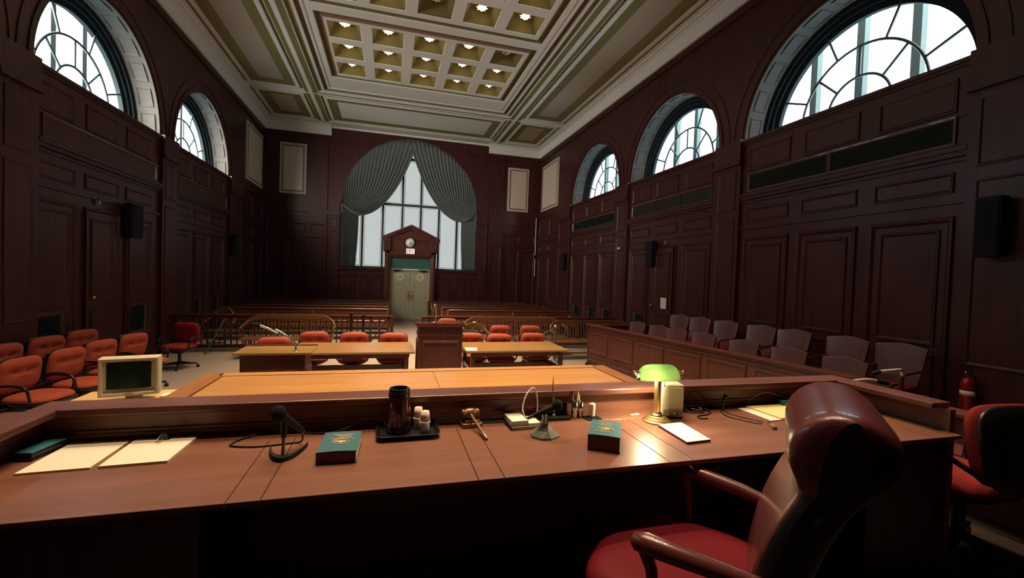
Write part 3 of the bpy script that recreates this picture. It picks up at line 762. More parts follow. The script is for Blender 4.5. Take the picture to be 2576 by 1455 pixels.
# clock and exit sign
t = thing('wall_clock', 'round white wall clock with dark rim in the pediment over the rear door', 'clock', (.815, YB-.12, 3.37))
m = MB(); m.lathe([(.001, 0), (.225, 0), (.235, .02), (.23, .05), (.20, .055), (.195, .03), (.001, .03)], 'frame_dark', 40, RX(90)); m.build('rim', t)
m = MB(); m.lathe([(.001, .031), (.196, .031), (.196, .034), (.001, .034)], 'clock_face', 40, RX(90)); m.build('dial', t)
m = MB()
for i in range(12):
    M = RY(30*i); m.box(-.006, -.038, .145, .006, -.034, .18, 'frame_dark', M)
m.build('hour_mark', t)
m = MB(); m.box(-.008, -.043, -.02, .008, -.039, .10, 'frame_dark', RY(132)); m.build('hour_hand', t)
m = MB(); m.box(-.006, -.047, -.02, .006, -.043, .15, 'frame_dark', RY(190)); m.build('minute_hand', t)
t = thing('exit_sign', 'small white lit sign with red EXIT letters under the clock', 'sign', (.84, YB-.18, 2.885))
m = MB(); m.box(-.175, -.05, 0, .175, .05, .225, 'sign_white'); m.build('case', t, .01)
m = MB()
def letters(m, mat):
    h, w, s = .15, .05, .017
    def seg(x, a, b, c, d): m.box(x+a, -.056, .037+b, x+c, -.049, .037+d, mat)
    x = -.135; seg(x, 0, 0, s, h); seg(x, 0, 0, w, s); seg(x, 0, h/2-s/2, w*.85, h/2+s/2); seg(x, 0, h-s, w, h)
    x = -.065
    for sg in (1, -1):
        pts = [(0, 0), (s, 0), (w, h), (w-s, h)] if sg > 0 else [(w-s, 0), (w, 0), (s, h), (0, h)]
        m.prism([(x+a, .037+b) for a, b in pts], -.056, -.049, lambda u, v, d: (u, d, v), mat)
    x = .012; seg(x, 0, 0, s, h)
    x = .055; seg(x, 0, h-s, w+.02, h); seg(x, w/2+.01-s/2, 0, w/2+.01+s/2, h)
letters(m, 'sign_red'); m.build('lettering', t)

# curtains
def curtain(s, label):
    X = lambda x: AC+s*x
    NU, NV1, NV2 = 190, 26, 12
    m = MB(); rows = []
    for i in range(NU+1):
        u = i/NU                                     # 0 at the wall edge, 1 at the centre line
        th = R(94)*u**0.85
        px_, pz = (AR-.008)*math.cos(th), AS+(AR-.008)*math.sin(th)
        tx = 2.83-0.65*u; tz = 4.78-.36*u
        hx = 2.84-0.56*u**1.1 + .02*math.sin(u*9)
        fold = 22*2*math.pi*u
        line = []
        c1 = (px_+(tx-px_)*(.12+.10*u), pz+(tz-pz)*.55); c2 = (px_+(tx-px_)*(.45+.15*u), pz+(tz-pz)*1.0)
        for j in range(NV1+1):
            q = j/NV1
            x = px_*(1-q)**3+3*c1[0]*q*(1-q)**2+3*c2[0]*q*q*(1-q)+tx*q**3
            z = pz*(1-q)**3+3*c1[1]*q*(1-q)**2+3*c2[1]*q*q*(1-q)+tz*q**3
            amp = .040*(1-.35*q)*(.35+.65*min(1, q*4))
            y = YB+.065+amp*math.sin(fold+.6*math.sin(3*q+u*5))-.06*q*u
            line.append((X(x), y, z))
        for j in range(1, NV2+1):
            q = j/NV2; x = tx+(hx-tx)*q+.05*math.sin(math.pi*q)*(u-.5)*-1; z = tz+(2.255-tz)*q
            amp = .026+.030*q; y = YB+.065-.06*u*(1-q)+amp*math.sin(fold+.4*q)
            line.append((X(x), y, z))
        rows.append(line)
    n = len(rows[0]); vs = [p for r in rows for p in r]
    fs = [(i*n+j, i*n+j+1, (i+1)*n+j+1, (i+1)*n+j) for i in range(NU) for j in range(n-1)]
    m.add(vs, fs, 'curtain_cloth', True)
    t = thing('curtain', label, 'curtain', (0, 0, 0), 0, 'grey green swagged curtains')
    o = m.build('drape', t); sd = o.modifiers.new('thickness', 'SOLIDIFY'); sd.thickness = .012
    m = MB(); P = bez((X(2.88), YB+.12, 4.90), (X(2.7), YB-.14, 4.72), (X(2.4), YB-.16, 4.46), (X(2.14), YB+.05, 4.44)); m.sweep(P, .02, .07, 'curtain_cloth'); m.build('tieback', t)
    m = MB()
    for i in range(16):
        z = 2.35+i*.075; x = 2.27-.03*math.sin(i*.8); m.ball((X(x), YB-.02, z), .022, 'curtain_cloth', 8, 6)
    m.build('tassel_fringe', t)
curtain(-1, 'grey green curtain swagged and tied to the left side of the rear arch')
curtain(1, 'grey green curtain swagged and tied to the right side of the rear arch')

# ================================================================== THE JUDGE'S BENCH AND WHAT LIES ON IT
H = 1.30
t = thing('judge_bench', 'big dark red judge bench across the foreground with low rail and desk surface', 'bench', (0.75, 1.78, 0.0))
OB = Vector((0.75, 1.78, 0.0)); JT = T(*(-OB))
def jb(m, x0, y0, z0, x1, y1, z1, mat='bench_wood'): m.box(x0, y0, z0, x1, y1, z1, mat, JT)
m = MB()
seams = [-1.27, -.455, -.36, .315, .408, 1.08, 1.19, 2.74]
for a, b in zip(seams, seams[1:]): jb(m, a+.0012, 1.465, H-.018, b-.0012, 1.985, H)
jb(m, -1.27, 1.9865, H-.018, 2.74, 2.12, H); jb(m, -1.27, 1.60, H-.045, 2.74, 2.12, H-.0185, 'black_matte')
m.build('desktop', t, .0012, 1)
m = MB(); jb(m, -1.36, 2.12, .0, 2.79, 2.17, 1.41, 'bench_wood')
jb(m, -1.27, 2.098, H+.0, 2.74, 2.12, H+.022, 'bench_wood'); jb(m, -1.27, 2.108, H+.022, 2.74, 2.12, H+.034, 'bench_wood')
for i in range(5):
    a = -1.2+i*.80; m.ring(a+.05, .3, a+.75, 1.25, .05, .02, lambda u, v, n: (u-OB.x, 2.17+n-OB.y, v), 'rail_wood')
m.build('front_panel', t)
m = MB(); jb(m, -1.30, 2.045, 1.41, 2.80, 2.185, 1.44, 'rail_wood'); jb(m, -1.28, 2.09, 1.392, 2.76, 2.115, 1.41, 'rail_wood'); m.build('cap_rail', t, .006)
m = MB(); jb(m, -1.33, .9, 0, -1.275, 2.12, 1.41, 'rail_wood'); m.build('side_panel', t)
m = MB(); jb(m, 2.745, 1.52, 0, 2.785, 2.12, 1.41, 'rail_wood'); m.build('side_panel', t)
m = MB(); jb(m, -1.36, .9, 1.41, -1.20, 2.05, 1.44, 'rail_wood'); m.build('cap_rail', t, .006)
m = MB(); jb(m, 2.665, 1.55, 1.41, 2.80, 2.05, 1.44, 'rail_wood'); m.build('cap_rail', t, .006)
m = MB()
jb(m, -1.27, 1.55, .55, -.55, 2.05, H-.045, 'dark_wood'); m.build('pedestal', t)
m = MB(); jb(m, 2.25, 1.55, .55, 2.74, 2.05, H-.045, 'dark_wood'); m.build('pedestal', t)
del m

def Z(z=0.0): return H+z
# papers on the left
def sheet(name, label, cat, pts, th, mat, edge=None, z=H, group=None):
    c = Vector((sum(p[0] for p in pts)/4, sum(p[1] for p in pts)/4, z)); t = thing(name, label, cat, c, 0, group)
    F_ = lambda u, v, d: (u-c.x, v-c.y, d)
    m = MB(); m.prism(pts, .0005, th, F_, edge or mat); m.build('page_stack', t)
    m = MB(); m.prism(pts, th, th+.0007, F_, mat); m.build('top_page', t)
    return t
def rect(cx_, cy_, w, h, a):
    ca, sa = math.cos(R(a)), math.sin(R(a))
    return [(cx_+x*ca-y*sa, cy_+x*sa+y*ca) for x, y in ((-w/2, -h/2), (w/2, -h/2), (w/2, h/2), (-w/2, h/2))]
t = sheet('paper_pad', 'off white paper stack with yellow edged sheet beneath, at the far left of the bench', 'paper', [(-1.160, 1.79), (-.962, 1.80), (-.968, 2.06), (-1.162, 2.062)], .006, 'paper', 'paper_yellow')
t = sheet('paper_pad', 'off white paper stack held by a clip, second from the left end of the bench', 'paper', [(-.940, 1.80), (-.742, 1.81), (-.738, 2.058), (-.952, 2.06)], .008, 'paper', 'paper_edge')
m = MB(); m.prism([(-.03, 0), (.03, 0), (.012, .025), (-.012, .025)], -.016, .0, lambda u, v, d: (u*.6, d, v), 'black_plastic')
m.tube([(-.012, -.01, .02), (-.014, -.045, .004), (.0, -.052, .004), (.0, -.02, .012)], .002, 'chrome', 6); m.tube([(.012, -.002, .02), (.012, .014, .036), (.0, .016, .037), (.0, 0, .02)], .002, 'chrome', 6)
o = m.build('binder_clip'); o.location = (-.845, 2.045, Z(.0095)); tag(o, 'small silver clip on the top edge of the left clipped paper stack', 'clip')
# teal case at the far left
t = thing('pencil_case', 'flat teal case lying against the left end of the bench', 'case', (-1.205, 1.985, H), -8)
m = MB(); m.box(-.030, -.075, 0, .030, .075, .026, 'black_plastic'); m.build('body', t, .004)
m = MB(); m.box(-.029, -.073, .026, .029, .073, .031, 'teal_card'); m.build('lid', t, .002)
# desk microphone on anchor shaped foot
t = thing('desk_microphone', 'black ball headed microphone on an anchor shaped foot, left on the bench', 'microphone', (-.364, 1.80, H))
m = MB(); A = []
for i in range(21):
    q = i/20*2-1; a = q*R(72); A.append((.069*math.sin(a)/math.sin(R(72)), -.060+.215*(1-math.cos(a))))
pts_o = [(x*1.0, y) for x, y in A]; pts_i = [(x*.93, y+.038*(1-abs(i/10-1)**2)+.004) for i, (x, y) in enumerate(A)]
rings = []
for (a, b), (c, d) in zip(pts_o, pts_i): rings.append([(a, b, 0), (c, d, 0), (c*.98, d-.003, .012), (a*.97, b+.004, .014)])
m.loft(rings, 'black_matte', False); m.build('anchor_foot', t, .002); t.scale = (1, 1, 1.18)
m = MB(); m.cyl((0, -.02, .01), (0, -.012, .075), .006, .006, 'stand_grey', 10); m.build('stem', t)
m = MB(); m.tube([(0, -.012, .065), (0, -.010, .085), (0, -.006, .125)], [.010, .012, .010], 'black_plastic', 12); m.build('clip_joint', t)
m = MB(); m.tube([(-.008, -.035, .142), (.010, .01, .112), (.030, .06, .078), (.044, .095, .052)], [.017, .014, .012, .009], 'black_matte', 14); m.tube([(.040, .085, .060), (.047, .102, .046)], [.0075, .007], 'gavel_wood', 10); m.build('handle', t)
m = MB(); m.ball((-.012, -.045, .150), .026, 'foam', 18, 12, (1, 1, .95)); m.build('foam_head', t)
P = smooth_path([(.045, .10, .046), (.04, .115, .01), (.0, .122, .004), (-.12, .105, .004), (-.205, .125, .004), (-.222, .155, .004), (-.19, .215, .004), (-.12, .258, .004), (-.01, .250, .004), (.10, .215, .004), (.17, .225, .006), (.24, .25, .02), (.31, .252, .026), (.345, .262, .010)], 7)
m = MB(); m.tube(P, .0032, 'cable_black', 6); m.build('cable', t)
# statute books
def book(label, c, a, w, h, th, lines):
    t = thing('law_book', label, 'book', (c[0], c[1], H), a)
    m = MB(); m.box(-w/2+.003, -h/2+.003, .003, w/2-.004, h/2-.003, th-.003, 'book_pages'); m.box(w/2-.0045, -h/2+.003, .003, w/2-.003, h/2-.003, th-.003, 'paper'); m.build('page_block', t)
    m = MB(); m.box(-w/2, -h/2, 0, w/2, h/2, .003, 'book_cover'); m.box(-w/2, -h/2, 0, -w/2+.003, h/2, th, 'book_cover')
    N = 10; rings = []
    for i in range(N+1):
        x = -w/2+w*i/N; z = th-.003+.004*math.sin(math.pi*i/N*1.0)*.6
        rings.append([(x, -h/2, z), (x, h/2, z), (x, h/2, z+.003), (x, -h/2, z+.003)])
    m.loft(rings, 'book_cover', False); m.build('cover', t)
    m = MB()
    def bar(x0, x1, y, k=.0055, z=th+.0028): m.box(x0, y-k/2, z-.001, x1, y+k/2, z+.0005, 'gilt')
    y0 = h/2
    for (x0, x1, y, dash) in lines:
        n = max(1, int((x1-x0)/dash)); d = (x1-x0)/n
        for i in range(n): bar(x0+i*d, x0+i*d+d*.82, y0-y)
    cy = y0-(.112 if h > .18 else .10); cx_ = .002
    for rx, ry in ((.030, .026),):
        P = [(cx_+rx*math.cos(2*math.pi*i/28), cy+ry*math.sin(2*math.pi*i/28), th+.0030) for i in range(29)]; m.tube(P, .0016, 'gilt', 5)
    m.lathe([(.001, 0), (.012, 0), (.012, .0016), (.001, .0016)], 'gilt', 12, T(cx_, cy, th+.0020))
    for s in (-1, 1): m.box(cx_+s*.014-.006, cy-.004, th+.0020, cx_+s*.014+.006, cy+.010, th+.0034, 'gilt')
    m.build('gilt_lettering', t)
book('blue law book with gilt title and seal, left one, beside the carafe tray', (-.166, 1.792), -1.5, .140, .205, .046,
     [(-.035, .045, .035, .009), (-.02, .04, .050, .006), (-.01, .035, .062, .007), (-.04, .045, .078, .008)])
book('thick blue law book with gilt title and seal, in front of the brass desk lamp', (.915, 1.695), -31, .132, .200, .066,
     [(-.035, .03, .030, .016), (-.025, .02, .048, .02), (-.04, .03, .065, .012), (-.045, .03, .150, .022)])
# carafe tray
t = thing('serving_tray', 'black oblong tray under the carafe and cups', 'tray', (.095, 1.975, H), 1)
def rrect(w, h, r, n=5):
    out = []
    for cx_, cy_, a0 in ((w/2-r, h/2-r, 0), (-w/2+r, h/2-r, 90), (-w/2+r, -h/2+r, 180), (w/2-r, -h/2+r, 270)):
        for i in range(n+1): a = R(a0+90*i/n); out.append((cx_+r*math.cos(a), cy_+r*math.sin(a)))
    return out
m = MB(); rings = []
for w, h, z in ((.20, .15, .001), (.235, .185, .004), (.27, .215, .022), (.262, .207, .023), (.23, .178, .008), (.20, .15, .007)):
    rings.append([(x, y, z) for x, y in rrect(w, h, .03)])
m.loft(rings, 'black_plastic', False); m.build('dish', t, .001, 1)
t = thing('carafe', 'dark brown insulated carafe with black lid on the tray', 'carafe', (.056, 1.985, H+.008))
m = MB(); m.lathe([(.001, 0), (.052, 0), (.053, .004), (.053, .018), (.050, .022)], 'black_plastic', 32); m.build('foot', t)
m = MB(); m.lathe([(.050, .021), (.0525, .03), (.0505, .09), (.0465, .145), (.0455, .15)], 'carafe_brown', 32, None, True, False); m.build('body', t)
m = MB(); m.lathe([(.046, .149), (.0465, .155), (.0450, .176), (.040, .178), (.040, .166), (.001, .165)], 'black_plastic', 32); m.build('lid', t)
m = MB()
for a0, a1 in ((35, 150), (215, 325), (-30, 10), (170, 205)):
    rings = []
    for i in range(9):
        a = R(a0+(a1-a0)*i/8); c, s = math.cos(a), math.sin(a); rings.append([(.036*c, .036*s, .174), (.0448*c, .0448*s, .174), (.0440*c, .0440*s, .190), (.0370*c, .0370*s, .190)])
    m.loft(rings, 'black_plastic', False)
m.build('pour_collar', t)
m = MB(); m.tube([(.012, -.052, .028), (.012, -.052, .09), (.010, -.049, .145)], .006, 'black_plastic', 8); m.build('stripe', t)
def cups(loc, label):
    t = thing('paper_cup', label, 'cup', loc, 0, None)
    prof = [(.0215, 0), (.0222, .003), (.0225, .002), (.0165, .050), (.001, .050)]
    m = MB(); m.lathe(prof, 'cup_white', 24); m.build('lower_cup', t)
    m = MB(); m.lathe([(r, z+.040) for r, z in prof[1:]], 'cup_print', 24); m.lathe([(.0232, .0415), (.0226, .046), (.0215, .046)], 'cup_white', 24, None, True, False); m.build('upper_cup', t)
cups((.143, 2.015, H+.0085), 'upturned stacked white paper cups, the pair farther back on the tray')
cups((.169, 1.955, H+.0085), 'upturned stacked paper cups, the pair at the front right of the tray')
# gavel on its block
t = thing('sound_block', 'square wooden gavel block on a rectangular base', 'gavel block', (.388, 2.02, H), 4)
m = MB(); m.box(-.050, -.040, 0, .046, .045, .020, 'gavel_wood'); m.build('base', t, .003)
m = MB(); m.box(-.036, -.028, .020, .032, .036, .031, 'gavel_wood'); m.build('striking_plate', t, .003)
t = thing('gavel', 'turned wooden gavel resting on its block, handle toward the seat', 'gavel', (.385, 2.025, H+.031))
m = MB(); M = T(-.002, .0, .0255) @ RZ(8) @ RY(90)
m.lathe([(.001, -.042), (.018, -.042), (.0215, -.038), (.0215, -.030), (.0165, -.026), (.0225, -.020), (.0245, -.010), (.0245, .010), (.0225, .020), (.0165, .026), (.0215, .030), (.0215, .038), (.018, .042), (.001, .042)], 'gavel_wood', 24, M); m.build('head', t)
m = MB(); m.tube([(-.002, -.02, .026), (.004, -.055, .016), (.016, -.11, .002), (.026, -.16, -.012), (.033, -.195, -.0205), (.035, -.208, -.024)], [.006, .0068, .0075, .0080, .0078, .0045], 'gavel_wood', 12); m.build('handle', t)
# outlet strip
t = thing('power_strip', 'black power strip set at the back of the bench by the gavel', 'power strip', (.492, 2.035, H))
m = MB(); m.box(-.062, -.030, 0, .062, .030, .012, 'black_matte'); m.build('body', t, .002)
m = MB()
for x in (-.03, .012): m.box(x-.010, -.012, .012, x+.010, .012, .0135, 'frame_dark'); m.box(x-.002, -.004, .0135, x+.002, .004, .015, 'chrome')
m.build('socket', t)
m = MB(); m.box(-.062, -.034, .0, .062, -.030, .008, 'chrome'); m.build('edge_strip', t)
# memo tray
t = thing('memo_tray', 'dark tray under the white memo pads', 'tray', (.628, 1.995, H), 3)
m = MB(); m.box(-.075, -.075, 0, .075, .075, .012, 'frame_dark'); m.box(-.078, -.078, 0, -.073, .078, .018, 'frame_dark'); m.box(-.078, -.078, 0, .078, -.073, .016, 'grey_plastic'); m.build('body', t, .002)
sheet('memo_pad', 'thick white memo pad, the taller one in the dark tray', 'pad', rect(.600, 1.995, .080, .125, 3), .024, 'paper', 'paper_edge', H+.0125)
sheet('memo_pad', 'low white memo pad beside the taller one in the dark tray', 'pad', rect(.672, 1.988, .058, .110, 3), .010, 'paper', 'paper_edge', H+.0125)
# microphone on wedge stand
t = thing('desk_microphone', 'black ball headed microphone on a grey wedge stand, centre of the bench', 'microphone', (.683, 1.82, H))
m = MB()
foot = [(-.055, .045), (-.062, -.005), (-.03, -.046), (.012, -.052), (.062, -.022), (.064, .02), (.03, .055), (-.02, .06)]
mid_ = [(-.030, .035), (-.036, .0), (-.014, -.024), (.006, -.03), (.034, -.012), (.036, .012), (.02, .036), (-.012, .04)]
top_ = [(-.018, .022), (-.018, .006), (-.010, -.004), (.004, -.008), (.015, -.002), (.017, .012), (.010, .024), (-.008, .027)]
m.loft([[(x, y, 0) for x, y in foot], [(x, y, .008) for x, y in foot], [(x, y, .030) for x, y in mid_], [(x, y, .060) for x, y in top_]], 'stand_grey', False); m.build('wedge_foot', t, .003)
m = MB()
for s in (-.007, .009): m.box(s-.002, -.012, .050, s+.002, .022, .092, 'stand_grey')
m.build('fork', t)
m = MB(); m.tube([(-.052, .012, .090), (-.020, .004, .108), (.02, -.004, .125), (.036, -.008, .134)], [.010, .0125, .0135, .016], 'black_matte', 14); m.build('handle', t)
m = MB(); m.tube([(-.078, .018, .078), (-.062, .014, .086), (-.05, .011, .091)], [.006, .008, .008], 'chrome', 12); m.build('plug', t)
m = MB(); m.ball((.050, -.011, .143), .0245, 'foam', 18, 12); m.build('foam_head', t)
P = smooth_path([(-.078, .018, .078), (-.088, .03, .088), (-.088, .06, .115), (-.065, .09, .160), (-.03, .12, .185), (-.005, .14, .178), (.015, .16, .13), (.025, .18, .07), (.02, .19, .02)], 7)
m = MB(); m.tube(P, .0032, 'cable_white', 7); m.build('cable', t)
# pen stand
t = thing('pen_stand', 'black desk set base with an upright pen socket', 'pen stand', (.842, 2.055, H))
m = MB(); m.box(-.072, -.045, 0, .050, .035, .016, 'black_matte'); m.build('base', t, .003)
m = MB(); m.box(-.008, -.005, .016, .045, .03, .070, 'black_matte'); m.build('card_box', t, .004)
m = MB(); m.lathe([(.001, .016), (.010, .016), (.007, .024), (.006, .030), (.001, .030)], 'brass', 14, T(-.035, -.02, 0)); m.tube([(-.035, -.02, .028), (-.036, -.01, .06)], [.006, .007], 'black_plastic', 10); m.build('pen_socket', t)
m = MB(); m.tube([(0, 0, 0), (.001, .006, .05), (.003, .014, .150)], [.0072, .0065, .0014], 'gavel_wood', 10)
o = m.build('pen'); o.location = (.806, 2.046, Z(.058)); tag(o, 'dark tapered pen standing upright in the black desk set', 'pen')
def pencup(loc, r, h, mat, label):
    t = thing('pencil_cup', label, 'pencil cup', loc)
    m = MB(); m.lathe([(.001, 0), (r, 0), (r, h), (r-.002, h), (r-.002, .004), (.001, .004)], mat, 24); m.build('tube', t)
    return t
pencup((.921, 2.038, H), .0155, .095, 'chrome', 'tall shiny steel pencil cup, left of the two beside the desk set')
pencup((.955, 2.042, H), .0135, .088, 'chrome', 'slightly shorter shiny pencil cup, right of the two beside the desk set')
for i, (x, y, dx, hh, lab) in enumerate(((.916, 2.042, -.004, .128, 'yellow pencil leaning left in the taller steel cup'), (.926, 2.034, .010, .140, 'longest yellow pencil leaning right in the taller steel cup'), (.955, 2.046, -.008, .120, 'yellow pencil in the shorter steel cup'))):
    m = MB(); m.tube([(0, 0, 0), (dx, 0, hh-.01)], .0035, 'paper_yellow', 6); m.tube([(dx, 0, hh-.01), (dx*1.1, 0, hh)], [.0035, .0005], 'gavel_wood', 6)
    o = m.build('pencil'); o.location = (x, y, Z(.005)); tag(o, lab, 'pencil', 'pencils in the steel cups')
t = thing('card_mat', 'small dark square mat under the white cylinder', 'mat', (1.010, 2.022, H), 10)
m = MB(); m.box(-.040, -.032, 0, .040, .032, .005, 'frame_dark'); m.build('pad', t, .001)
t = thing('stamp_cylinder', 'ribbed white cylinder standing on the dark mat', 'stamp', (1.013, 2.03, H+.005))
m = MB(); m.lathe([(.010, 0), (.011, .004), (.0165, .006)]+[(.0160+.0008*(i % 2)+.0012*(i > 12), .008+i*.0025) for i in range(24)]+[(.0165, .069), (.012, .070), (.001, .070)], 'cyl_white', 20); m.build('body', t)
m = MB(); m.lathe([(.001, .070), (.004, .070), (.004, .076), (.001, .077)], 'grey_plastic', 10); m.build('knob', t)
# paper clip
m = MB(); m.tube(smooth_path([(-.028, .004, .003), (.02, .006, .003), (.026, 0, .003), (.02, -.007, .003), (-.02, -.006, .003), (-.026, -.001, .003), (-.018, .001, .003), (.014, .001, .003)], 5), .0018, 'paper', 6)
o = m.build('paper_clip'); o.location = (1.265, 2.035, H); o.rotation_euler = (0, 0, R(8)); tag(o, 'large pale paper clip lying left of the brass lamp', 'paper clip')
# banker lamp
t = thing('banker_lamp', 'lit brass desk lamp with green glass shade', 'lamp', (1.322, 1.925, H), -6)
m = MB(); m.lathe([(.001, 0), (.068, 0), (.070, .003), (.070, .008), (.060, .012), (.060, .017), (.046, .021), (.046, .026), (.032, .030), (.030, .036), (.024, .042), (.020, .050), (.001, .050)], 'brass', 48, None, False); m.build('base', t)
m = MB(); m.cyl((0, 0, .045), (0, 0, .215), .0175, .0175, 'brass', 20); m.lathe([(.0135, .205), (.018, .210), (.018, .216), (.010, .222), (.001, .222)], 'brass', 20); m.build('stem', t)
m = MB(); rings = []
L = .112
for i in range(15):
    q = i/14*2-1; x = L*q; k = max(0.0, 1-abs(q)**5)**.5; k = max(k, .42)
    ring = []
    for j in range(15):
        a = R(4+172*j/14); ring.append((x*(.97+.03*k), -.004+.052*k*math.cos(a), .210+.080*k*math.sin(a)))
    rings.append(ring)
n = 15; vs = [p for r in rings for p in r]
m.add(vs, [(i*n+j, i*n+j+1, (i+1)*n+j+1, (i+1)*n+j) for i in range(14) for j in range(n-1)], 'green_shade', True)
o = m.build('lamp_shade', t); sd = o.modifiers.new('thickness', 'SOLIDIFY'); sd.thickness = .004
m = MB()
for s in (-1, 1):
    m.tube([(s*.106, -.004, .250), (s*.124, -.004, .250)], [.006, .006], 'brass', 10); m.ball((s*.132, -.004, .250), .008, 'brass', 12, 8)
    m.tube([(s*.128, -.004, .250), (s*.120, .004, .235), (s*.06, .006, .224), (0, .0, .216)], .0028, 'brass', 6)
m.build('yoke', t)
m = MB(); m.tube([(-.075, -.004, .232), (-.055, -.004, .232), (-.025, -.004, .232), (-.010, -.004, .232)], [.008, .013, .013, .006], 'desk_bulb', 12); m.build('bulb', t)
m = MB(); m.tube([(.028, -.014, .225), (.028, -.016, .185)], .0012, 'brass', 5); m.ball((.028, -.016, .182), .004, 'brass', 8, 6); m.build('pull_chain', t)
l = bpy.data.lights.new('bulb_light', 'POINT'); l.energy = BANK; l.color = (1.0, .80, .48); l.shadow_soft_size = .012
lo = bpy.data.objects.new('bulb_light', l); COL.objects.link(lo); lo.parent = t; lo.location = (-.045, -.004, .214)
# intercom box
t = thing('intercom_box', 'ivory intercom speaker box with three knobs behind the brass lamp', 'intercom', (1.440, 1.995, H), -14)
m = MB(); m.box(-.062, -.045, .004, .062, .045, .176, 'ivory_plastic'); m.build('cabinet', t, .010, 3)
m = MB()
for i in range(7): m.box(-.064, -.032, .045+i*.017, -.0618, .032, .049+i*.017, 'grey_plastic')
m.build('sound_slot', t)
m = MB(); m.box(-.012, -.0475, .055, .058, -.0445, .160, 'paper'); m.build('front_plate', t, .001)
m = MB(); m.box(-.045, -.0475, .012, .056, -.0445, .046, 'grey_plastic'); m.build('control_strip', t, .002)
for x in (-.020, .010, .040):
    m = MB(); m.lathe([(.001, 0), (.009, 0), (.008, .012), (.001, .013)], 'chrome', 14, T(x, -.0475, .026) @ RX(90)); m.build('knob', t)
# notepad
sheet('notepad', 'blank cream notepad lying in front of the ivory intercom box', 'notepad', [(1.267, 1.615), (1.397, 1.625), (1.415, 1.855), (1.277, 1.842)], .011, 'paper', 'book_pages')
# papers on the right
sheet('paper_sheet', 'plain white papers under the yellow pad on the right of the bench', 'paper', [(1.930, 1.815), (2.075, 1.822), (2.16, 2.045), (1.925, 2.035)], .004, 'paper', 'paper_edge')
sheet('legal_pad', 'yellow legal pad on white papers behind the leather chair', 'notepad', [(2.005, 1.822), (2.185, 1.822), (2.25, 2.055), (1.990, 2.050)], .006, 'paper_yellow', 'paper_yellow', H+.005)
# cables
def cable(label, P, r, mat, n=7): 
    m = MB(); m.tube(smooth_path(P, n), r, mat, 6); o = m.build('cable'); c = Vector(P[0]); 
    for v in o.data.vertices: v.co -= c
    o.location = c; return tag(o, label, 'cable')
z = H+.004
cable('tangle of dark cable coiled right of the intercom box', [(1.545, 2.03, z+.03), (1.60, 2.045, z+.006), (1.66, 2.05, z), (1.69, 2.03, z), (1.66, 2.00, z), (1.60, 2.005, z+.006), (1.57, 2.035, z+.01), (1.62, 2.06, z+.012), (1.70, 2.045, z+.008), (1.71, 2.00, z), (1.66, 1.965, z), (1.59, 1.95, z), (1.575, 1.915, z), (1.615, 1.905, z)], .0035, 'cable_black')
cable('pale looped cable lying over the dark tangle by the intercom box', [(1.535, 2.04, z+.02), (1.59, 2.06, z+.022), (1.65, 2.055, z+.02), (1.675, 2.03, z+.012), (1.64, 2.012, z+.012), (1.605, 2.028, z+.016)], .003, 'cable_grey')
cable('thin dark cable arching up against the bench back', [(1.62, 2.07, z), (1.62, 2.08, z+.06), (1.66, 2.085, z+.095), (1.71, 2.085, z+.08), (1.75, 2.08, z+.03), (1.80, 2.07, z)], .0025, 'cable_black')
cable('long dark twin cable ending at the red and silver plug', [(1.80, 2.03, z), (1.765, 1.97, z), (1.755, 1.91, z), (1.785, 1.85, z), (1.82, 1.80, z), (1.835, 1.775, z+.004)], .0028, 'cable_black')
cable('second dark cable running beside the long one toward the red plug', [(1.815, 2.03, z), (1.80, 1.96, z), (1.83, 1.88, z), (1.858, 1.835, z), (1.862, 1.80, z+.004)], .0025, 'cable_black')
cable('pale cable arching from the yellow pad to the blue box', [(2.02, 2.075, z), (2.08, 2.08, z+.05), (2.17, 2.085, z+.07), (2.27, 2.075, z+.045), (2.33, 2.06, z+.03)], .003, 'cable_grey')
t = thing('cable_plug', 'red and silver plug block at the end of the long cable', 'plug', (1.858, 1.742, H), 62)
m = MB(); m.box(-.045, -.011, 0, .012, .011, .016, 'stand_grey'); m.build('body', t, .002)
m = MB(); m.box(-.012, -.0115, 0, .004, .0115, .0165, 'orange_plastic'); m.build('band', t, .001)
m = MB(); m.box(.012, -.010, .001, .045, .010, .013, 'chrome'); m.build('connector', t, .001)
t = thing('cable_joint', 'dark upright cable connector standing at the bench back', 'connector', (1.835, 2.05, H))
m = MB(); m.tube([(0, 0, 0), (.0, 0, .03), (.006, .004, .055)], [.010, .009, .008], 'post_green', 10); m.build('sleeve', t)
m = MB(); m.tube([(.004, .003, .052), (.02, .01, .078), (.03, .0, .07)], [.007, .007, .005], 'black_matte', 10); m.build('tip', t)
t = thing('index_box', 'blue box with white label at the right end of the bench', 'box', (2.30, 2.03, H), -22)
m = MB(); m.box(-.07, -.04, 0, .07, .04, .036, 'teal_card'); m.build('case', t, .003)
m = MB(); m.box(-.05, -.0415, .006, .03, -.0395, .028, 'paper'); m.build('label_card', t)
# microphones lying over the witness box

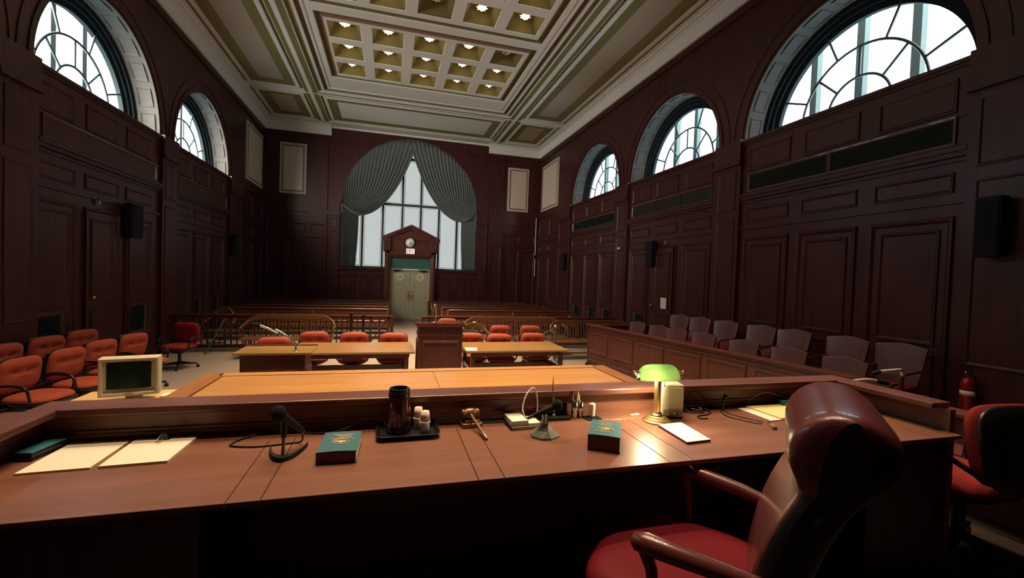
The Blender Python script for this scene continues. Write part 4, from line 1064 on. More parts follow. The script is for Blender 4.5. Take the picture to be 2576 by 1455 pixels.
# ================================================================== FURNITURE OF THE WELL
# the judge's high-backed chair: local +Y faces forward, +X is the sitter's right
t = thing('judge_chair', 'high backed maroon leather swivel chair with roll headrest at the judge bench', 'chair', (.998, 1.27, .55), 43)
m = MB()
prof = [(-.185, .47), (-.200, .56), (-.215, .66), (-.250, .78), (-.305, .890), (-.318, .925), (-.292, .965), (-.278, 1.01), (-.283, 1.06), (-.310, 1.105), (-.360, 1.138), (-.420, 1.146), (-.480, 1.130), (-.525, 1.085), (-.535, 1.03), (-.515, .975), (-.470, .935), (-.430, .88), (-.380, .75), (-.345, .62), (-.325, .50), (-.300, .44), (-.22, .44)]
rings = []
cen = [(-.26, z) for z in (0,)]
def mid(z): return -.265-.16*max(0, (z-.5))/.6
NXS = 17
for i in range(NXS):
    q = i/(NXS-1)*2-1; x = .262*math.copysign(1-(1-abs(q))**1.6, q); k = max(.0, 1-abs(q)**6)**.5; k = .30+.70*k
    ring = []
    for y, z in prof:
        c = mid(z); zz = .80+(z-.80)*(1-.045*(abs(q)**4)); wz = 1.0 if z < .92 else .97
        ring.append((x*wz, c+(y-c)*k + .03*abs(q)**3*(1 if z < .9 else .3), zz))
    rings.append(ring)
m.loft(rings, 'maroon_leather', True); nb = len(prof); kd = m.mi('black_leather')
for q in range(len(m.f)-2):
    i_, j_ = q // nb, q % nb; e_ = min(i_, NXS-2-i_); low = max(prof[j_][1], prof[(j_+1) % nb][1]) < .955
    if 13 <= j_ <= 21 or (e_ == 0 and (low or j_ >= 13)) or (e_ == 1 and low and j_ >= 12): m.m[q] = kd
m.m[-1] = m.m[-2] = kd
m.build('backrest', t, 0, 2, 1)
m = MB()
m.pillow(.57, .56, .13, 'maroon_seat', T(0, .01, .455), 4.2, (), 9, 48, .5, 9.0); m.build('seat', t)
m = MB(); m.pillow(.52, .50, .05, 'black_plastic', T(0, 0, .405), 4, (), 4, 32); m.build('seat_pan', t)
for s in (-1, 1):
    m = MB(); m.tube([(s*.265, -.255, .655), (s*.285, -.15, .672), (s*.30, -.02, .684), (s*.303, .05, .690), (s*.303, .085, .688), (s*.303, .095, .684)], [.022, .026, .029, .031, .026, .010], 'arm_leather', 16)
    a = m.build('armrest', t)
    m = MB(); m.tube([(s*.303, .055, .668), (s*.302, .035, .62), (s*.29, .03, .52), (s*.262, .04, .42), (s*.2, .0, .40)], [.020, .018, .016, .018, .016], 'arm_leather', 12); m.build('support', a)
m = MB(); m.cyl((0, 0, .09), (0, 0, .40), .035, .03, 'black_plastic', 16); m.build('column', t)
for i in range(5):
    a = R(72*i+20); m = MB(); c, s = math.cos(a), math.sin(a)
    m.tube([(c*.03, s*.03, .11), (c*.28, s*.28, .075)], [.026, .016], 'black_plastic', 8); lg = m.build('leg', t)
    m = MB(); m.tube([(c*.28-s*.012, s*.28+c*.012, .031), (c*.28+s*.012, s*.28-c*.012, .031)], .030, 'black_plastic', 12); m.build('caster', lg)

# upholstered swivel chairs: local -Y faces forward
def make_task(fab, name='swivel_chair'):
    t = thing(name, 'x', 'chair')
    B_ = T(0, .20, .685) @ RX(90) @ RX(10)
    m = MB(); m.pillow(.51, .41, .115, fab, B_, 4.2, [(-.09, .055, .040, .034), (.09, .055, .040, .034)]+[(x, .055, .012, .028) for x in (-.17, -.13, -.05, -.02, .02, .05, .13, .17)], 9, 44, .5, 5.0); m.build('backrest', t)
    m = MB(); m.pillow(.525, .42, .045, 'black_plastic', T(0, .245, .685) @ RX(90) @ RX(10), 4.2, (), 5, 36, 1.2); m.build('back_shell', t)
    m = MB(); m.pillow(.54, .52, .12, fab, T(0, -.03, .425), 3.0, [(0, 0, .006, .2)], 8, 44, .4, 5.0); m.build('seat', t)
    m = MB()
    rings = []
    for z, k in ((.405, 1.0), (.375, .93), (.33, .62), (.30, .28)):
        rings.append([(k*.27*math.cos(2*math.pi*i/28), -.03+k*.255*math.sin(2*math.pi*i/28), z) for i in range(28)])
    m.loft(rings, 'black_plastic', True); m.build('seat_shell', t)
    for s in (-1, 1):
        m = MB(); P = smooth_path([(s*.20, .25, .52), (s*.275, .22, .57), (s*.295, .10, .615), (s*.295, -.06, .615), (s*.29, -.15, .57), (s*.27, -.16, .47), (s*.22, -.13, .40)], 5)
        m.tube(P, .014, 'black_plastic', 8); m.build('armrest', t)
    m = MB(); m.cyl((0, 0, .09), (0, 0, .31), .032, .028, 'black_plastic', 14); m.build('column', t)
    for i in range(4):
        a = R(90*i+25); c, s = math.cos(a), math.sin(a); m = MB()
        m.tube([(c*.03, s*.03, .105), (c*.30, s*.30, .080)], [.030, .015], 'black_plastic', 8); lg = m.build('leg', t)
        m = MB(); m.tube([(c*.30-s*.013, s*.30+c*.013, .030), (c*.30+s*.013, s*.30-c*.013, .030)], .030, 'black_plastic', 12); m.build('caster', lg)
    return freeze(t)
task = make_task('red_fabric')
G1, G2, G3 = 'red swivel chairs at the counsel tables', 'red swivel chairs along the left wall', 'red swivel chairs by the settee'
spots = [(-1.80, 7.86, 4, 'orange red swivel chair behind the left lectern microphone, at the end of the left table', G1),
         (-1.30, 8.56, 0, 'orange red swivel chair behind the left table, second from its left end', G1),
         (-.60, 8.47, 0, 'orange red swivel chair behind the left table, third from its left end', G1),
         (.10, 8.36, -3, 'orange red swivel chair behind the left table, next to the central lectern', G1),
         (1.58, 8.36, 0, 'orange red swivel chair at the right table, partly hidden by the central lectern', G1),
         (2.12, 8.22, 0, 'orange red swivel chair at the middle of the right table', G1),
         (2.86, 8.36, 0, 'orange red swivel chair at the right end of the right table', G1),
         (2.53, 9.72, 3, 'orange red swivel chair before the slatted settee, left of the pair behind the right table', G3),
         (3.25, 9.72, -2, 'orange red swivel chair before the slatted settee, right of the pair behind the right table', G3),
         (1.48, 11.25, 0, 'orange red swivel chair seen just over the top of the central lectern', G3),
         (-3.85, 7.02, 78, 'red swivel chair in the front row at left, second from the near end', G2),
         (-3.87, 7.74, 74, 'red swivel chair in the front row at left, hidden behind the beige monitor', G2),
         (-3.81, 8.46, 72, 'red swivel chair in the front row at left, farthest one right of the monitor top', G2),
         (-3.91, 6.36, 80, 'red swivel chair in the front row cut by the left edge of the photo', G2),
         (-4.50, 7.74, 76, 'red swivel chair in the back row at left, under the nearest dark wall vent', G2),
         (-4.50, 8.48, 74, 'red swivel chair in the back row at left, farthest from the bench', G2),
         (-4.52, 7.02, 78, 'dark red swivel chair of the back row, only its edge showing at the left edge', G2)]
for i, (x, y, rz, lab, g) in enumerate(spots):
    z_ = .056 if x < -4.3 else 0
    place(task, i, (x, y, z_), rz, lab, g)
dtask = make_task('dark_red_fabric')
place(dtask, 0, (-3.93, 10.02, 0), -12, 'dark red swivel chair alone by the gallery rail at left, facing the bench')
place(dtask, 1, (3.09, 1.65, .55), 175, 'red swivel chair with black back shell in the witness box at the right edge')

# counsel tables
def make_table(name, label, x0, x1, y0, y1):
    t = thing(name, label, 'table', ((x0+x1)/2, (y0+y1)/2, 0), 0, 'counsel tables'); w, d = (x1-x0)/2, (y1-y0)/2
    m = MB(); m.box(-w, -d, .715, w, d, .75, 'table_wood'); m.build('tabletop', t, .006)
    m = MB(); a, b = w-.13, d-.10
    m.box(-a, -b, .636, a, -b+.03, .713, 'dark_wood'); m.box(-a, b-.03, .636, a, b, .713, 'dark_wood'); m.box(-a, -b, .636, -a+.03, b, .713, 'dark_wood'); m.box(a-.03, -b, .636, a, b, .713, 'dark_wood'); m.build('apron', t)
    for sx in (-1, 1):
        for sy in (-1, 1):
            m = MB(); m.box(sx*(a-.0)-.035, sy*b-.035, 0, sx*a+.035, sy*b+.035, .713, 'dark_wood'); m.build('leg', t, .004)
    for sx in (-1, 1):
        m = MB(); m.box(sx*a-.025, -b, .36, sx*a+.025, b, .43, 'dark_wood'); m.build('stretcher', t)
    m = MB(); m.box(-a, -.035, .37, a, .035, .445, 'dark_wood'); m.build('stretcher', t)
make_table('counsel_table', 'long oak counsel table left of the central lectern', -1.46, .43, 7.24, 8.30)
make_table('counsel_table', 'long oak counsel table with a white paper, right of the central lectern', 1.27, 3.13, 7.24, 8.24)
sheet('paper_sheet', 'white paper with rounded corners on the left end of the right counsel table', 'paper', [(1.275, 7.28), (1.455, 7.27), (1.51, 7.56), (1.29, 7.60)], .004, 'paper', None, .750)
# central lectern
t = thing('lectern', 'tall dark red wooden lectern standing between the two counsel tables', 'lectern', (.845, 7.50, 0)); W_ = 'dark_wood'
m = MB(); m.box(-.36, -.22, .08, .36, .25, 1.15, W_); m.ring(-.30, .18, .30, .92, .05, .022, lambda u, v, n: (u, -.22-n, v), W_); m.ring(-.18, .18, .20, .92, .05, .02, lambda u, v, n: (-.36-n, u, v), W_); m.build('body', t, .006)
m = MB(); m.box(-.37, -.23, .98, .37, .26, 1.0, W_); m.box(-.375, -.235, 1.0, .375, .26, 1.02, W_); m.build('band', t, .004)
m = MB(); m.box(-.38, -.245, 0, .38, .27, .08, W_); m.build('plinth', t, .01)
m = MB(); m.loft([[(-.395, -.26, 1.15), (.395, -.26, 1.15), (.395, .29, 1.15), (-.395, .29, 1.15)], [(-.395, -.26, 1.215), (.395, -.26, 1.215), (.395, .29, 1.17), (-.395, .29, 1.17)]], W_, False); m.build('top', t, .006)
t = thing('gooseneck_microphone', 'silver gooseneck microphone with pale head on the central lectern', 'microphone', (.735, 7.42, 1.203))
m = MB(); m.lathe([(.001, 0), (.03, 0), (.028, .012), (.010, .018), (.001, .018)], 'chrome', 16); m.build('base', t)
m = MB(); m.tube(smooth_path([(0, 0, .015), (.003, .0, .10), (-.012, .0, .17), (-.016, -.01, .23), (0, -.02, .27)], 6), .008, 'chrome', 8); m.tube(smooth_path([(.03, 0, .015), (.034, .0, .12), (.02, -.005, .2), (.006, -.018, .262)], 5), .004, 'cable_white', 6); m.build('gooseneck', t)
m = MB(); m.tube([(.002, -.02, .262), (.008, -.03, .30), (.01, -.032, .315)], [.012, .024, .018], 'grey_plastic', 12); m.build('head', t)
# left lectern
t = thing('witness_lectern', 'low dark red lectern with oak top and long silver microphone at left', 'lectern', (-1.34, 6.13, 0))
m = MB(); m.box(-.36, -.23, .0, .36, .23, .965, W_); m.ring(-.28, .15, .28, .78, .05, .022, lambda u, v, n: (u, -.23-n, v), W_); m.ring(-.18, .15, .18, .78, .05, .022, lambda u, v, n: (.36+n, u, v), 'jury_wood'); m.build('body', t, .006)
m = MB(); m.box(-.43, -.27, .965, .43, .28, .995, 'table_wood'); m.box(-.43, .262, .995, .43, .28, 1.012, 'jury_wood'); m.build('top', t, .006)
t = thing('gooseneck_microphone', 'long silver boom microphone with dark head on the left lectern', 'microphone', (-1.095, 5.93, .995))
m = MB(); m.lathe([(.001, 0), (.035, 0), (.033, .01), (.012, .015), (.001, .015)], 'chrome', 18); m.build('base', t)
m = MB(); m.tube([(0, 0, .012), (0, 0, .06), (-.004, 0, .10)], [.014, .012, .012], 'chrome', 12); m.build('post', t)
m = MB(); m.tube(smooth_path([(-.004, 0, .10), (-.07, .0, .17), (-.16, 0, .235), (-.235, 0, .275)], 5), .012, 'chrome', 10); m.tube([(-.0, 0, .108), (.05, 0, .07), (.13, 0, .02)], .003, 'chrome', 6); m.build('boom', t)
m = MB(); m.tube([(-.20, -.015, .225), (-.30, -.015, .285), (-.40, -.015, .325)], [.008, .014, .014], 'chrome', 12); m.tube([(-.395, -.015, .322), (-.42, -.015, .332), (-.47, -.015, .338), (-.485, -.015, .338)], [.015, .026, .024, .014], 'foam', 14); m.build('head', t)

# clerk's bench
t = thing('clerk_bench', 'broad honey coloured clerk bench top just beyond the judge bench', 'bench', (.40, 4.2, 0)); OB = Vector((.40, 4.2, 0)); JT = T(*(-OB))
m = MB()
for a, b in ((-1.46, .46), (.4625, 2.30)): jb(m, a, 3.58, .955, b, 4.62, .995, 'clerk_wood')
m.build('desktop', t, .003)
m = MB()
jb(m, -1.60, 4.605, .0, 2.44, 4.66, .98, 'jury_wood'); jb(m, -1.60, 3.6, 0, -1.555, 4.62, .96, 'jury_wood'); jb(m, 2.395, 3.6, 0, 2.44, 4.62, .96, 'jury_wood'); m.build('body', t)
m = MB(); jb(m, -1.50, 4.60, .975, 2.34, 4.72, 1.005, 'clerk_wood'); m.build('far_rail', t, .005)
for a, b in ((-1.63, -1.47), (2.31, 2.47)):
    m = MB(); jb(m, a, 3.72, .955, b, 4.70, 1.005, 'clerk_edge'); m.build('end_rail', t, .006)
# clerk's side desk with monitor and mouse
t = thing('side_desk', 'small yellowish desk under the beige monitor at left', 'desk', (-2.34, 4.72, 0))
m = MB(); m.box(-.42, -.50, .72, .42, .46, .75, 'desk_yellow'); m.build('desktop', t, .005)
m = MB(); m.box(-.40, -.48, 0, -.37, .44, .72, 'desk_yellow'); m.box(.37, -.48, 0, .40, .44, .72, 'desk_yellow'); m.box(-.40, .40, .3, .40, .43, .72, 'desk_yellow'); m.build('side_panel', t)
t = thing('computer_monitor', 'boxy beige computer monitor with dark screen, left of the clerk bench', 'monitor', (-2.20, 4.72, .75), 13)
m = MB(); m.lathe([(.001, 0), (.15, 0), (.155, .012), (.13, .025), (.06, .04), (.06, .106), (.001, .106)], 'beige_plastic', 30); m.build('swivel_base', t)
m = MB()
w, h0, h1 = .207, .105, .440
m.ring(-w, h0, w, h1, .046, .02, lambda u, v, n: (u, -.16-n, v), 'beige_plastic', -.015); m.ring(-w+.040, h0+.055, w-.040, h1-.040, .008, .002, lambda u, v, n: (u, -.165-n, v), 'beige_plastic', -.012)
m.box(-w, -.165, h0, w, -.145, h0+.075, 'beige_plastic')
m.loft([[(-w, -.165, h0), (w, -.165, h0), (w, -.165, h1), (-w, -.165, h1)], [(-w, -.05, h0), (w, -.05, h0), (w, -.05, h1), (-w, -.05, h1)], [(-w*.7, .22, h0+.04), (w*.7, .22, h0+.04), (w*.7, .22, h1-.07), (-w*.7, .22, h1-.07)]], 'beige_plastic', False); m.build('housing', t)
m = MB(); rings = []
for i in range(9):
    x = -.152+.304*i/8; rings.append([(x, -.176+.010*((i-4)/4)**2, .172), (x, -.176+.010*((i-4)/4)**2-.003, .28), (x, -.176+.010*((i-4)/4)**2, .402)])
m.loft(rings, 'screen_glass', True, False, None, False); m.build('screen', t)
m = MB()
for x in (.10, .13, .16): m.box(x, -.187, .122, x+.012, -.18, .130, 'grey_plastic')
m.box(-.03, -.187, .122, .03, -.182, .134, 'grey_plastic'); m.build('button', t)
t = thing('computer_mouse', 'pale computer mouse on the yellowish side desk', 'mouse', (-2.02, 4.90, .751), -60)
m = MB(); m.ball((0, 0, .012), .055, 'cup_white', 18, 10, (.62, 1.05, .38)); m.build('body', t)
m = MB(); m.tube(smooth_path([(0, .055, .01), (.0, .10, .004), (-.06, .16, .004), (-.16, .16, .004)], 5), .002, 'cable_grey', 5); m.build('cord', t)

# jury box: slightly splayed panelled front, two tiers of chairs
A_, B_ = Vector((4.46, 9.30, 0)), Vector((5.26, 3.45, 0)); LJ = (B_-A_).length; dj = (B_-A_)/LJ; nj = Vector((dj.y, -dj.x, 0))
if nj.x > 0: nj = -nj
t = thing('jury_box', 'long panelled dark red jury box front with sloping looking cap rail', 'jury box', A_)
def FJ(u, v, n): p = dj*u+nj*n; return (p.x, p.y, v)
def jbox(m, u0, v0, u1, v1, n0, n1, mat):
    m.prism([(u0, v0), (u1, v0), (u1, v1), (u0, v1)], n0, n1, FJ, mat)
m = MB(); jbox(m, 0, .05, LJ, .97, -.06, 0, 'jury_wood')
npan = 7
for i in range(npan):
    a, b = i*LJ/npan, (i+1)*LJ/npan; m.ring(a+.06, .36, b-.06, .84, .05, .020, FJ, 'jury_wood'); m.ring(a+.06, .17, b-.06, .30, .035, .016, FJ, 'jury_wood')
jbox(m, 0, .885, LJ, .91, 0, .018, 'jury_wood'); m.build('front_panel', t)
m = MB(); jbox(m, -.03, .97, LJ+.03, 1.0, -.10, .045, 'jury_wood'); m.build('cap_rail', t, .006)
m = MB(); jbox(m, -.01, 0, LJ, .10, -.05, .03, 'black_matte'); m.build('plinth', t)
m = MB(); o = A_; m.box(0, -.05, 0, XR-.09-o.x, .0, .95, 'jury_wood'); m.box(-.0, -.08, .95, XR-.09-o.x, .03, .98, 'jury_wood')
for i in range(3): m.ring(.1+i*.68, .2, .7+i*.68, .84, .045, .02, lambda u, v, n: (u, -.05-n, v), 'jury_wood')
m.build('end_panel', t)
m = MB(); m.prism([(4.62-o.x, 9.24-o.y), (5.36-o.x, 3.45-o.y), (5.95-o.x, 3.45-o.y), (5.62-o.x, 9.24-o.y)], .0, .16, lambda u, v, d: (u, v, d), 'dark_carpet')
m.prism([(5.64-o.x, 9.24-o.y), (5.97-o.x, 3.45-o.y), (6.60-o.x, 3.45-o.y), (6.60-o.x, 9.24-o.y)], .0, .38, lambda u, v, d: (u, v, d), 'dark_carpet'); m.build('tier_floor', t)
def make_juror():
    t = thing('jury_chair', 'x', 'chair'); S = 'juryseat_wood'
    m = MB(); N = 16; rings = []
    for i in range(N+1):
        q = i/N*2-1; xt = .275*q; xb = .225*q
        top = .945+.012*math.cos(q*math.pi)+.012*math.cos(q*math.pi*.5)
        yb = .235-.045*q*q; yt = yb+.075
        rings.append([(xb, yb-.02, .47), (xt*.93, (yb+yt)/2-.02, .72), (xt, yt-.02, top), (xt, yt+.008, top), (xt*.93, (yb+yt)/2+.012, .72), (xb, yb+.012, .47)])
    m.loft(rings, S, False); m.build('backrest', t, .006)
    m = MB(); m.pillow(.48, .46, .09, 'maroon_seat', T(0, -.0, .45), 4, (), 6, 32, .5, 5); m.build('seat', t)
    m = MB(); m.box(-.23, -.21, .385, .23, .22, .425, 'dark_wood'); m.build('seat_frame', t, .01)
    for s in (-1, 1):
        m = MB(); m.tube(smooth_path([(s*.225, .25, .66), (s*.25, .12, .655), (s*.252, -.12, .64), (s*.245, -.19, .61), (s*.235, -.16, .50), (s*.225, -.10, .41)], 4), .016, 'dark_wood', 8); m.build('armrest', t)
    m = MB(); m.lathe([(.001, 0), (.15, 0), (.14, .02), (.045, .04), (.04, .38), (.001, .38)], 'dark_wood', 20); m.build('pedestal', t)
    return freeze(t)
jur = make_juror()
fy = [8.62, 7.92, 7.36, 6.66, 5.80, 5.02, 4.25]; by = [8.02, 7.42, 6.76, 6.00, 5.40, 4.60, 3.96]
NUM = ['first', 'second', 'third', 'fourth', 'fifth', 'sixth', 'seventh']
k = 0
for i, y in enumerate(fy):
    x = 5.33+(8.6-y)*.075
    place(jur, k, (x-.22, y, .16), -84, 'maroon wooden jury chair in the front row, %s from the gallery end' % NUM[i], 'front row jury chairs'); k += 1
for i, y in enumerate(by):
    x = 5.97+(8.0-y)*.055
    place(jur, k, (x-.22, y, .38), -84, 'maroon wooden jury chair in the raised back row, %s from the gallery end' % NUM[i], 'back row jury chairs'); k += 1
for o in [o for o in SC.objects if o.parent is None and o.name.startswith('jury_chair')]: o.rotation_euler = (0, 0, R(-84))

# gallery rails
def gallery_rail(x0, x1, label, gate):
    t = thing('gallery_rail', label, 'railing', ((x0+x1)/2, 12.0, 0), 0, 'gallery rails'); o = (x0+x1)/2; w = (x1-x0)/2; W_ = 'dark_wood'
    m = MB(); m.box(-w, -.06, .86, w, .06, .90, 'pew_wood'); m.build('top_rail', t, .012)
    m = MB(); m.box(-w, -.03, .81, w, .03, .86, W_); m.box(-w, -.025, .30, w, .025, .35, W_); m.box(-w, -.04, .08, w, .04, .16, W_); m.build('lower_rail', t)
    m = MB(); m.box(-w, -.08, 0, w, .08, .08, 'stone_base'); m.build('base_kerb', t, .01)
    n = int((x1-x0-(.62 if gate else 0))/.125)
    b0 = MB(); b0.lathe([(.014, .16), (.018, .22), (.010, .30), (.016, .36), (.020, .48), (.013, .60), (.016, .74), (.011, .81)], W_, 8)
    src = None
    for i in range(n):
        x = -w+.0625+i*.125
        if src is None: src = b0.build('baluster', t); src.location = (x, 0, 0)
        else: inst(src, 'baluster', t, (x, 0, 0))
    for x in (-w+.04, w-.04):
        m = MB(); m.box(x-.045, -.045, 0, x+.045, .045, .87, W_); m.build('post', t)
    if gate:
        m = MB(); a, b = w-.60, w-.10
        m.box(a, -.03, .12, a+.05, .03, .86, W_); m.box(b-.05, -.03, .12, b, .03, .86, W_); m.box(a, -.025, .12, b, .025, .18, W_)
        c = (a+b)/2
        for s in (-1, 1):
            m.prism([(c+s*.22-.02, .20), (c+s*.22+.02, .20), (c-s*.22+.02, .80), (c-s*.22-.02, .80)], -.015, .015, lambda u, v, d: (u, d, v), W_)
        m.box(c-.025, -.02, .18, c+.025, .02, .82, W_); m.build('swing_gate', t)
gallery_rail(XL+.12, .13, 'balustered gallery rail left of the centre aisle, with cross braced gate', True)
gallery_rail(.87, XR-.12, 'balustered gallery rail right of the centre aisle, behind the settees', False)
# pews
def make_pew(L):
    t = thing('gallery_pew', 'x', 'pew'); w = L/2
    m = MB(); m.loft([[(-w, .16, .40), (w, .16, .40), (w, .185, .40), (-w, .185, .40)], [(-w, .26, .86), (w, .26, .86), (w, .285, .86), (-w, .285, .86)]], 'pew_wood', False)
    n = 4
    for i in range(n):
        a, b = -w+i*L/n, -w+(i+1)*L/n; m.ring(a+.08, .50, b-.08, .78, .03, .012, lambda u, v, q: (u, .16+(v-.40)*.217-q, v), 'pew_wood')
    m.build('backrest', t)
    m = MB(); m.box(-w, .225, .855, w, .31, .90, 'pew_wood'); m.build('cap_rail', t, .020, 3)
    m = MB(); m.box(-w, -.27, .41, w, .19, .445, 'pew_wood'); m.build('seat', t, .008)
    for x in (-w, 0, w):
        m = MB(); m.prism([(-.27, 0), (.31, 0), (.31, .88), (.24, .88), (.16, .62), (-.26, .60)], x-.025, x+.025, lambda u, v, d: (d, u, v), 'pew_wood'); m.build('end_panel', t, .006)
    return freeze(t)
pew = make_pew(4.35)
ys = [14.05, 15.20, 16.35, 17.50, 18.65]
WH = ['nearest', 'second', 'third', 'fourth', 'farthest']
k = 0
for i, y in enumerate(ys): place(pew, k, (-2.20, y, 0), 0, 'dark wooden gallery pew left of the aisle, %s row from the rail' % WH[i], 'left gallery pews'); k += 1
for i, y in enumerate(ys): place(pew, k, (4.05-.07*(i-0), y, 0), 0, 'dark wooden gallery pew right of the aisle, %s row from the rail' % WH[i], 'right gallery pews'); k += 1

# spindle-backed settees and armchairs
def make_settee(name, L, label, loc, rz, cat='settee', wood_='settee_wood', ht=.93):
    t = thing(name, label, cat, loc, rz); w = L/2
    m = MB(); m.box(-w, -.26, .415, w, .24, .455, wood_); m.build('seat', t, .014)
    m = MB(); r_ = min(.28, w*.7)
    P = smooth_path([(-w+.02, -.18, .66), (-w-.01, -.02, .68), (-w+.02, .16, .73), (-w+.10, .25, .82), (-w+r_, .29, ht-.035), (-w+r_+.14, .30, ht-.03)], 5)
    P2 = [(-x, y, z) for x, y, z in reversed(P)]
    full = P+P2
    rings = []
    V = [Vector(p) for p in full]
    for i, p in enumerate(V):
        q = (V[min(i+1, len(V)-1)]-V[max(i-1, 0)]).normalized(); x = Vector((q.y, -q.x, 0)).normalized()
        hh = .020+.032*min(1, max(0, (p.z-.66)/(ht-.03-.66))); rings.append([tuple(p+x*a*.016+Vector((0, 0, b*hh))) for a, b in ((-1, -1), (1, -1), (1, 1), (-1, 1))])
    m.loft(rings, wood_, False); m.build('top_rail', t, .008)
    n = max(6, int((L-.30)/.075)); s0 = MB(); s0.tube([(0, .215, .45), (0, .245, .62), (0, .295, ht-.07)], [.0105, .013, .010], wood_, 8); src = None
    for i in range(n):
        x = -w+.16+(L-.32)*i/(n-1)
        if src is None: src = s0.build('spindle', t); src.location = (x, 0, 0)
        else: inst(src, 'spindle', t, (x, 0, 0))
    for s in (-1, 1):
        for y, z in ((-.16, .655), (.02, .675)):
            m = MB(); m.tube([(s*(w-.05), y, .45), (s*(w-.0), y, z)], [.016, .014], wood_, 8); m.build('arm_post', t)
    for x in ([-w+.12, w-.12] if L < 1 else [-w+.15, 0, w-.15]):
        for y in (-.20, .17):
            m = MB(); m.tube([(x, y, .42), (x, y*1.1, .22), (x, y*1.15, 0)], [.022, .026, .016], wood_, 10); m.build('leg', t)
    m = MB(); m.box(-w+.12, -.215, .15, w-.12, -.185, .18, wood_); m.build('stretcher', t)
make_settee('spindle_settee', 1.95, 'oak spindle settee in front of the left gallery rail', (-2.20, 11.10, 0), 0)
make_settee('spindle_settee', 2.80, 'oak spindle settee behind the pair of red chairs at right', (3.26, 11.02, 0), 0)
make_settee('spindle_settee', 2.40, 'brown spindle settee beyond the far end of the jury box', (5.18, 10.38, 0), 0)
make_settee('spindle_armchair', .62, 'oak spindle armchair between the central lectern and the pair of red chairs', (1.93, 9.86, 0), 0, 'armchair', 'settee_wood', .90)
make_settee('spindle_armchair', .62, 'dim spindle armchair behind the left gallery rail, its curved top showing above', (-4.02, 12.42, 0), 0, 'armchair', 'settee_wood', .98)
# stanchions with a rope between
def stanchion(name, label, x, y, h, mat, cap):
    t = thing(name, label, 'stanchion', (x, y, 0))
    m = MB(); m.lathe([(.001, 0), (.15, 0), (.145, .02), (.05, .04), (.03, .06), (.001, .06)], mat, 22); m.build('base', t)
    m = MB(); m.cyl((0, 0, .05), (0, 0, h-.05), .030, .030, mat, 16); m.build('post', t)
    m = MB(); m.lathe([(.031, h-.06), (.048, h-.05), (.050, h-.02), (.035, h), (.001, h)], cap, 18); m.build('cap', t)
stanchion('rope_stanchion', 'green rope stanchion with brass cap at the left of the spindle armchair', 1.97, 10.28, .93, 'post_green', 'brass')
stanchion('rope_stanchion', 'green rope stanchion with brass cap before the settee by the jury box', 3.90, 9.92, .90, 'post_green', 'brass')
stanchion('rope_stanchion', 'taller black stanchion in front of the left gallery rail gate', -.84, 10.9, 1.07, 'black_plastic', 'black_matte')
stanchion('rope_stanchion', 'shorter black stanchion right beside the taller one at the left rail', -.58, 11.2, .99, 'black_plastic', 'black_matte')
m = MB(); P = [(1.97+1.93*i/20, 10.28-.36*i/20, .86-.03*i/20-.30*(1-((i-10)/10)**2)) for i in range(21)]
m.tube([(a-1.97, b-10.28, c) for a, b, c in P], .012, 'settee_wood', 8); o = m.build('barrier_rope'); o.location = (1.97, 10.28, 0); tag(o, 'tan barrier rope slung between the two green stanchions', 'rope')
m = MB(); m.tube([(0, 0, 0.015), (.28, .38, .80)], .016, 'post_green', 8); o = m.build('leaning_pole'); o.location = (-4.02, 11.50, 0); tag(o, 'thin green pole leaning on the left gallery rail', 'pole')

# witness box on the right
t = thing('witness_box', 'dark panelled witness box wall right of the judge bench', 'witness box', (3.35, 1.9, 0)); OB = Vector((3.35, 1.9, 0)); JT = T(*(-OB))
m = MB(); jb(m, 3.74, .9, 0, 3.79, 2.43, 1.17, 'rail_wood'); jb(m, 2.92, 2.38, 0, 3.74, 2.43, 1.17, 'rail_wood'); m.build('wall_panel', t)
m = MB(); jb(m, 3.68, .9, 1.17, 3.84, 2.50, 1.20, 'rail_wood'); jb(m, 2.92, 2.34, 1.17, 3.68, 2.50, 1.20, 'rail_wood'); m.build('cap_rail', t, .006)
m = MB(); jb(m, 3.50, .95, .96, 3.74, 2.30, .985, 'rail_wood'); m.build('ledge', t, .004)
t = thing('witness_microphone', 'silver gooseneck microphone bending over the witness box rail, nearer one', 'microphone', (3.02, 2.42, 1.20))
m = MB(); m.lathe([(.001, 0), (.035, 0), (.033, .012), (.001, .013)], 'black_plastic', 16); m.build('base', t)
m = MB(); m.tube(smooth_path([(0, 0, .01), (.04, -.03, .08), (.15, -.06, .135), (.30, -.08, .155), (.40, -.09, .145)], 6), .011, 'bright_steel', 9); m.build('gooseneck', t)
m = MB(); m.tube([(.39, -.09, .146), (.44, -.10, .138), (.49, -.105, .128)], [.014, .018, .014], 'foam', 12); m.build('head', t)
t = thing('witness_microphone', 'silver gooseneck microphone lying farther along the witness box rail', 'microphone', (4.16, 2.64, 1.0))
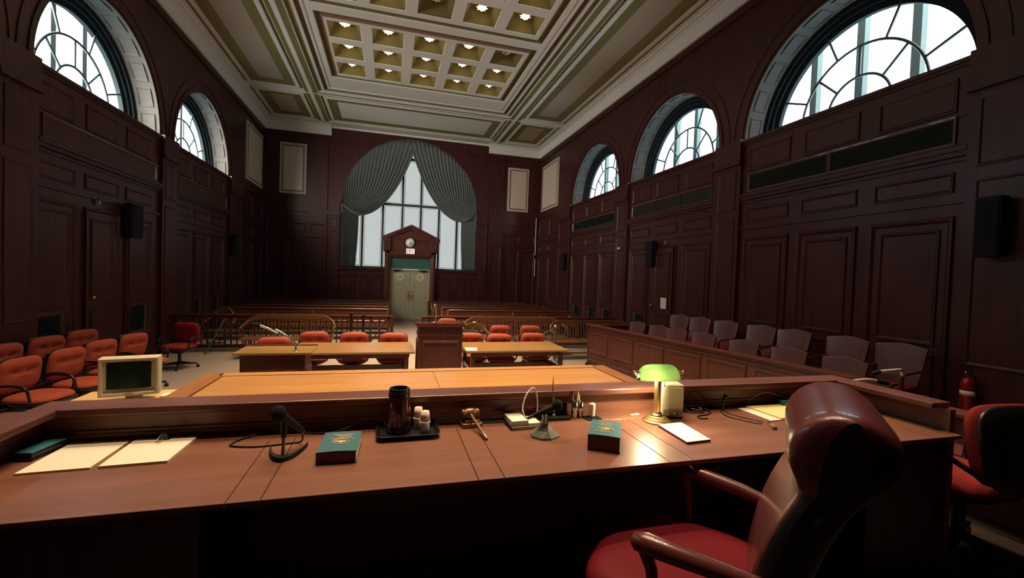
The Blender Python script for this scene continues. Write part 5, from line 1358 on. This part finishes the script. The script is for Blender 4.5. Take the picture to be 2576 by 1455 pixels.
m = MB(); m.lathe([(.001, 0), (.04, 0), (.038, .012), (.001, .013)], 'black_plastic', 16); m.cyl((0, 0, .01), (0, 0, .30), .009, .009, 'black_plastic', 10); m.build('base', t)
m = MB(); m.tube(smooth_path([(0, 0, .30), (-.05, -.02, .345), (-.2, -.08, .362), (-.42, -.10, .36)], 6), .014, 'bright_steel', 9); m.build('gooseneck', t)
m = MB(); m.tube([(-.41, -.10, .361), (-.46, -.10, .352), (-.50, -.10, .345)], [.014, .018, .012], 'foam', 12); m.build('head', t)
t = thing('side_shelf', 'dark side shelf beyond the witness box rail', 'shelf', (4.05, 2.5, 0))
m = MB(); m.box(-.24, -.25, .97, .24, .30, 1.0, 'dark_wood'); m.build('shelf_board', t, .004)
m = MB(); m.box(-.22, -.22, 0, .22, .27, .97, 'dark_wood'); m.build('cabinet', t)
t = thing('recorder_box', 'flat black device with shiny edge on the shelf beyond the witness box', 'recorder', (4.08, 2.42, 1.0), -30)
m = MB(); m.box(-.15, -.10, .0, .15, .10, .08, 'black_plastic'); m.build('case', t, .008)
m = MB(); m.box(-.12, -.104, .05, .14, -.099, .058, 'chrome'); m.build('front_strip', t)
t = thing('fire_extinguisher', 'red fire extinguisher with white band hung on the right wall', 'fire extinguisher', (XR-.19, 3.46, .62))
m = MB(); m.lathe([(.001, 0), (.06, 0), (.064, .01), (.064, .34), (.055, .38), (.025, .405), (.001, .41)], 'red_paint', 24); m.build('cylinder', t)
m = MB(); m.lathe([(.0645, .20), (.0648, .20), (.0648, .255), (.0645, .255)], 'paper', 24, None, True, False); m.build('label_band', t)
m = MB(); m.cyl((0, 0, .40), (0, 0, .44), .020, .018, 'chrome', 12); m.tube([(-.05, 0, .47), (.03, 0, .445), (.07, 0, .45)], .008, 'dull_brass', 8); m.tube([(-.05, 0, .435), (.02, 0, .44)], .007, 'chrome', 8); m.build('valve', t)
m = MB(); m.tube(smooth_path([(.02, -.01, .44), (.075, -.02, .40), (.082, -.02, .28), (.078, -.02, .14)], 5), .009, 'black_plastic', 8); m.build('hose', t)
m = MB(); m.box(.055, -.03, .15, .19, .03, .19, 'black_matte'); m.build('bracket', t)
